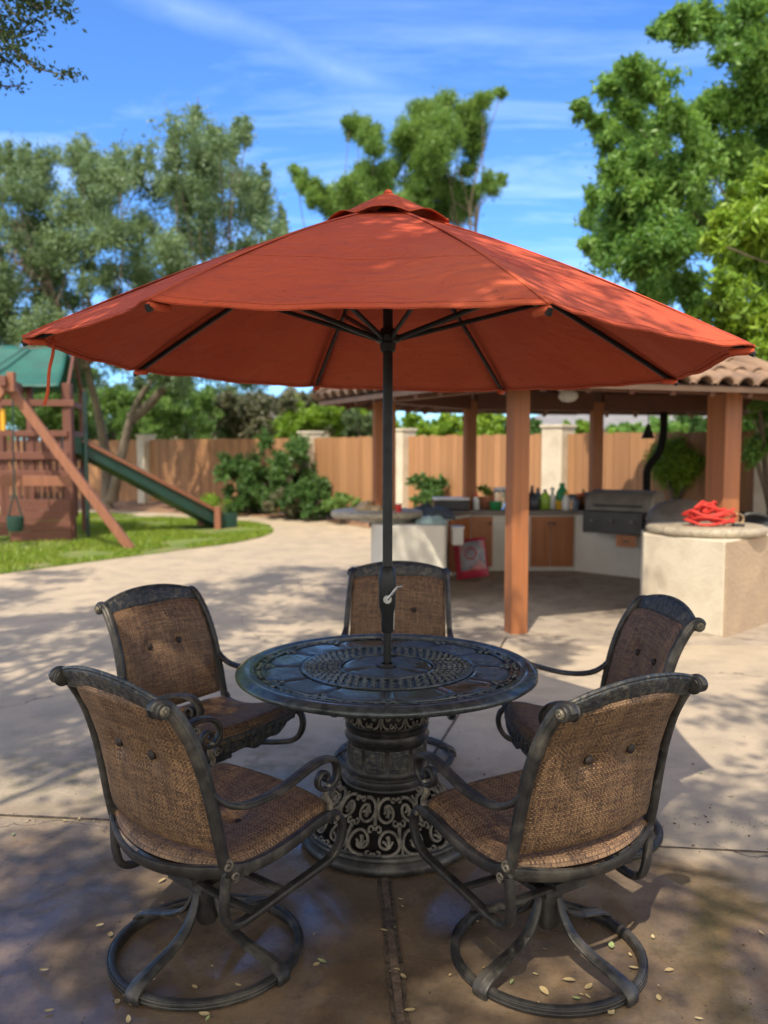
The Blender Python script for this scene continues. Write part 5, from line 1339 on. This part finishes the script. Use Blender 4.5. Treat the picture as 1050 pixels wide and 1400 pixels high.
pc = dp(664, 680, Yb); pl = empty('potted_plant', (pc.x, Yb, .94), 'small leafy plant growing in the terracotta pot', 'plant')
m_ = MB(); m_.tube([(pc.x, Yb, .915), (pc.x, Yb, 1.02)], .006); m_.build('stem', M['bark'], pl)
leaves_obj('foliage', [(pc.x + rr.gauss(0, .05), Yb + rr.gauss(0, .04), 1.02 + rr.gauss(0, .04), .06) for i in range(8)], 500, .02, 'leaf_lime', pl, (pc.x, Yb, .94))

# trees whose crowns stand over and behind the viewer; their lowest twigs hang into the top left of the view
def over(label, base, boxes, n, L, extra=()):
    c = []
    for (x0, x1, y0, y1, z0, z1, k, r0, r1) in boxes:
        for i in range(k):
            q = (rr.uniform(x0, x1), rr.uniform(y0, y1), rr.uniform(z0, z1), rr.uniform(r0, r1))
            if -.35 < q[0] < 1.25 and -.5 < q[1] < 1.9: continue
            c.append(q)
    b = Vector(base); t_ = b + Vector((.4, .4, 4.6))
    return tree('shade_tree', label, 'tree', b, [[b, b + Vector((.1, .1, 2.2)), b + Vector((.5, .6, 4.0)), b + Vector((1.2, 2.0, 5.6))], [b + Vector((.1, .1, 2.2)), b + Vector((-.6, .2, 4)), b + Vector((-1, 1.5, 5.8))]], c, n, L, 'leaf_oak', tr=.24, limbs=16, tj=.12, flat=1.0)
OVER_A = [(-7.5, -1.2, -3.5, 3.8, 5.2, 7.0, 64, .45, .85), (-6.5, 1.0, 3.2, 6.2, 6.6, 7.6, 52, .4, .7), (-4.5, -.6, .2, 3.4, 5.6, 6.8, 20, .4, .7), (-2.2, .0, -.8, 2.6, 5.4, 6.6, 25, .35, .6)]
OVER_B = [(-1.6, 2.9, -4.2, .9, 5.0, 6.6, 46, .4, .75), (.2, 2.7, -.9, 1.1, 5.2, 6.4, 18, .35, .6)]
st_ = over('shade oak standing out of view at left whose twigs hang into the top left corner', (-5.6, -2.4, 0), OVER_A, 95000, .048)
over('second shade oak standing out of view behind and right of the viewer', (4.0, -4.2, 0), OVER_B, 55000, .048)
# hanging twigs, top left
m_ = MB(); tl_ = []
tws = [[(-90, -60), (-20, 10), (12, 60), (48, 92), (106, 105)], [(-60, -60), (10, -20), (45, 8), (88, 14)], [(-80, -20), (-20, 30), (20, 50), (55, 40)], [(-60, 60), (-10, 75), (6, 82)], [(-60, 105), (0, 117), (28, 118)], [(-60, -80), (-5, -10), (20, 20), (40, 30)]]
for q, t_ in enumerate(tws):
    Yt = 4.9 + .12 * q; P = catmull([dp(x, y, Yt) for x, y in t_], 8); m_.tube(P, [.010 * (1 - .8 * i / len(P)) for i in range(len(P))], n=5)
    for i, p in enumerate(P):
        if i % 2 == 0 or q in (0, 1): tl_.append((p.x, p.y, p.z, .05 if q == 0 and i > 18 else .10 if q < 4 else .05))
P0 = dp(-90, -60, 5.0); m_.tube(catmull([(-4.7, .6, 5.6), (-3.6, 3.0, 5.2), P0], 6), .02, n=6)
m_.build('hanging_twigs', M['bark'], st_)
leaves_obj('hanging_leaves', tl_, 2800, .017, 'leaf_twig', st_, (-5.6, -2.4, 0), tmin=.1, twigs=10, tj=.2)

# grass blades on the lawn
def inside(x, y):
    poly = [(-20, 9.3)] + edge + [(-20, 22.4)]; r = False; j = len(poly) - 1
    for i in range(len(poly)):
        xi, yi = poly[i]; xj, yj = poly[j]
        if (yi > y) != (yj > y) and x < (xj - xi) * (y - yi) / (yj - yi) + xi: r = not r
        j = i
    return r
GB = []
while len(GB) < 42000:
    x = random.uniform(-11, -2); y = random.uniform(9.3, 21)
    if inside(x, y) and abs(x) < y * .47 + .6:
        if noise.noise(Vector((x * .8, y * .8, 4))) < -.22: continue
        if y > 13.4 and x < -5.2 and y < 16.2 and random.random() < .7: continue
        GB.append((x, y))
g = np.array(GB); n = len(g); hh = rng.uniform(.03, .075, n); an = rng.uniform(0, 2 * PI, n); wv = .009
v = np.empty((n, 3, 3)); v[:, 0, 0] = g[:, 0] - wv * np.cos(an); v[:, 0, 1] = g[:, 1] - wv * np.sin(an); v[:, 0, 2] = .012
v[:, 1, 0] = g[:, 0] + wv * np.cos(an); v[:, 1, 1] = g[:, 1] + wv * np.sin(an); v[:, 1, 2] = .012
v[:, 2, 0] = g[:, 0] + rng.normal(0, .02, n); v[:, 2, 1] = g[:, 1] + rng.normal(0, .02, n); v[:, 2, 2] = .012 + hh
me = bpy.data.meshes.new('grass'); me.vertices.add(3 * n); me.vertices.foreach_set('co', v.ravel()); me.loops.add(3 * n); me.loops.foreach_set('vertex_index', np.arange(3 * n, dtype=np.int32))
me.polygons.add(n); me.polygons.foreach_set('loop_start', np.arange(0, 3 * n, 3, dtype=np.int32)); me.polygons.foreach_set('loop_total', np.full(n, 3, dtype=np.int32)); me.update(calc_edges=True)
at = me.attributes.new('tint', 'FLOAT', 'FACE'); at.data.foreach_set('value', rng.random(n).astype(np.float32)); me.materials.append(M['grassblade'])
go = bpy.data.objects.new('grass', me); col.objects.link(go); tag(go, 'short sunlit lawn grass around the play set', 'grass', kind='stuff')

# ================================================================== SKY, SUN, CAMERA
EL, AZ = R(54), math.atan2(-.30, -.95)
w = bpy.data.worlds.new('World'); scene.world = w; w.use_nodes = True
nt = NT(w.node_tree); bg = w.node_tree.nodes['Background']
sky = nt.node('ShaderNodeTexSky', sky_type='NISHITA'); sky.sun_disc = False; sky.sun_elevation = EL; sky.sun_rotation = AZ
sky.air_density = 1.0; sky.dust_density = .3; sky.ozone_density = 3.0; sky.altitude = 300
v = nt.node('ShaderNodeTexCoord').outputs['Generated']
sp = nt.node('ShaderNodeSeparateXYZ'); nt.l.new(v, sp.inputs[0])
elv = sp.outputs[2]
# thin wisps, laid out by direction in the sky
dv = nt.node('ShaderNodeVectorMath', operation='DIVIDE'); nt.l.new(v, dv.inputs[0]); cz = nt.node('ShaderNodeCombineXYZ')
zz = nt.math('MAXIMUM', elv, .05)
for i in range(3): nt.put(cz.inputs[i], zz)
nt.l.new(cz.outputs[0], dv.inputs[1])
cv = nt.mapping(dv.outputs[0], (.35, 1.1, 1), (0, 0, R(24)))
wisp = nt.ramp(nt.noise(cv, 1.5, 8, .66, .9), .45, .78)
band = nt.math('MULTIPLY', nt.ramp(elv, .50, .30), nt.ramp(elv, .02, .2))
wisp = nt.math('MULTIPLY', nt.math('MULTIPLY', wisp, band), .7)
# one long streak: distance from a great circle
def plane_dist(nx, ny, nz):
    d_ = nt.node('ShaderNodeVectorMath', operation='DOT_PRODUCT'); nt.l.new(v, d_.inputs[0]); d_.inputs[1].default_value = (nx, ny, nz); return d_.outputs['Value']
r1 = Vector(ray(200, -2)).normalized(); r2 = Vector(ray(490, 100)).normalized(); nn_ = r1.cross(r2).normalized()
dd = nt.math('ADD', plane_dist(*nn_), nt.math('MULTIPLY', nt.math('SUBTRACT', nt.noise(v, 6, 4), .5), .035))
strk = nt.math('MULTIPLY', nt.ramp(nt.math('ABSOLUTE', dd), .022, 0.), nt.ramp(nt.noise(v, 14, 6, .65), .3, .7, .3, 1))
along = nt.math('ABSOLUTE', plane_dist(*((r2 - r1).normalized())) if False else nt.math('SUBTRACT', sp.outputs[0], (r1.x + r2.x) / 2))
strk = nt.math('MULTIPLY', nt.math('MULTIPLY', strk, nt.ramp(along, .20, .08)), .27)
cl_f = nt.math('MAXIMUM', wisp, strk)
skc = nt.mix(1., sky.outputs[0], (.48, .77, 1.14), 'MULTIPLY')
skc = nt.mix(cl_f, skc, (4.3, 5.6, 7.4))
# added warm fill light over the unseen half of the sky behind the viewer
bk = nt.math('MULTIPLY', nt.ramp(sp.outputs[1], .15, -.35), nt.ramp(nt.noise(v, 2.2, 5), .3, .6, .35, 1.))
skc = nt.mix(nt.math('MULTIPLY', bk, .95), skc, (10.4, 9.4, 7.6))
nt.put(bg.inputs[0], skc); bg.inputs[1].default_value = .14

sd = bpy.data.lights.new('sun', 'SUN'); sd.energy = 3.4; sd.angle = R(.53); sd.color = (1, .91, .75)
so = bpy.data.objects.new('sun', sd); col.objects.link(so)
ts = Vector((math.sin(AZ) * math.cos(EL), math.cos(AZ) * math.cos(EL), math.sin(EL)))
so.rotation_euler = ts.to_track_quat('Z', 'Y').to_euler(); so.location = (0, 0, 20)

cam = bpy.data.cameras.new('camera'); co = bpy.data.objects.new('camera', cam); col.objects.link(co)
co.location = (0, 0, H_); co.rotation_euler = (PI / 2 - P_, 0, 0)
cam.sensor_fit = 'VERTICAL'; cam.sensor_height = 36; cam.lens = 1174.4 / 1400 * 36; cam.clip_end = 600; cam.clip_start = .05
cam.dof.use_dof = True; cam.dof.focus_distance = 2.72; cam.dof.aperture_fstop = 2.2
scene.camera = co
#HAZE
scene.view_settings.view_transform = 'Standard'; scene.view_settings.look = 'None'; scene.view_settings.exposure = .8; scene.view_settings.gamma = 1
scene.cycles.max_bounces = 8; scene.cycles.transparent_max_bounces = 8; scene.cycles.use_denoising = True
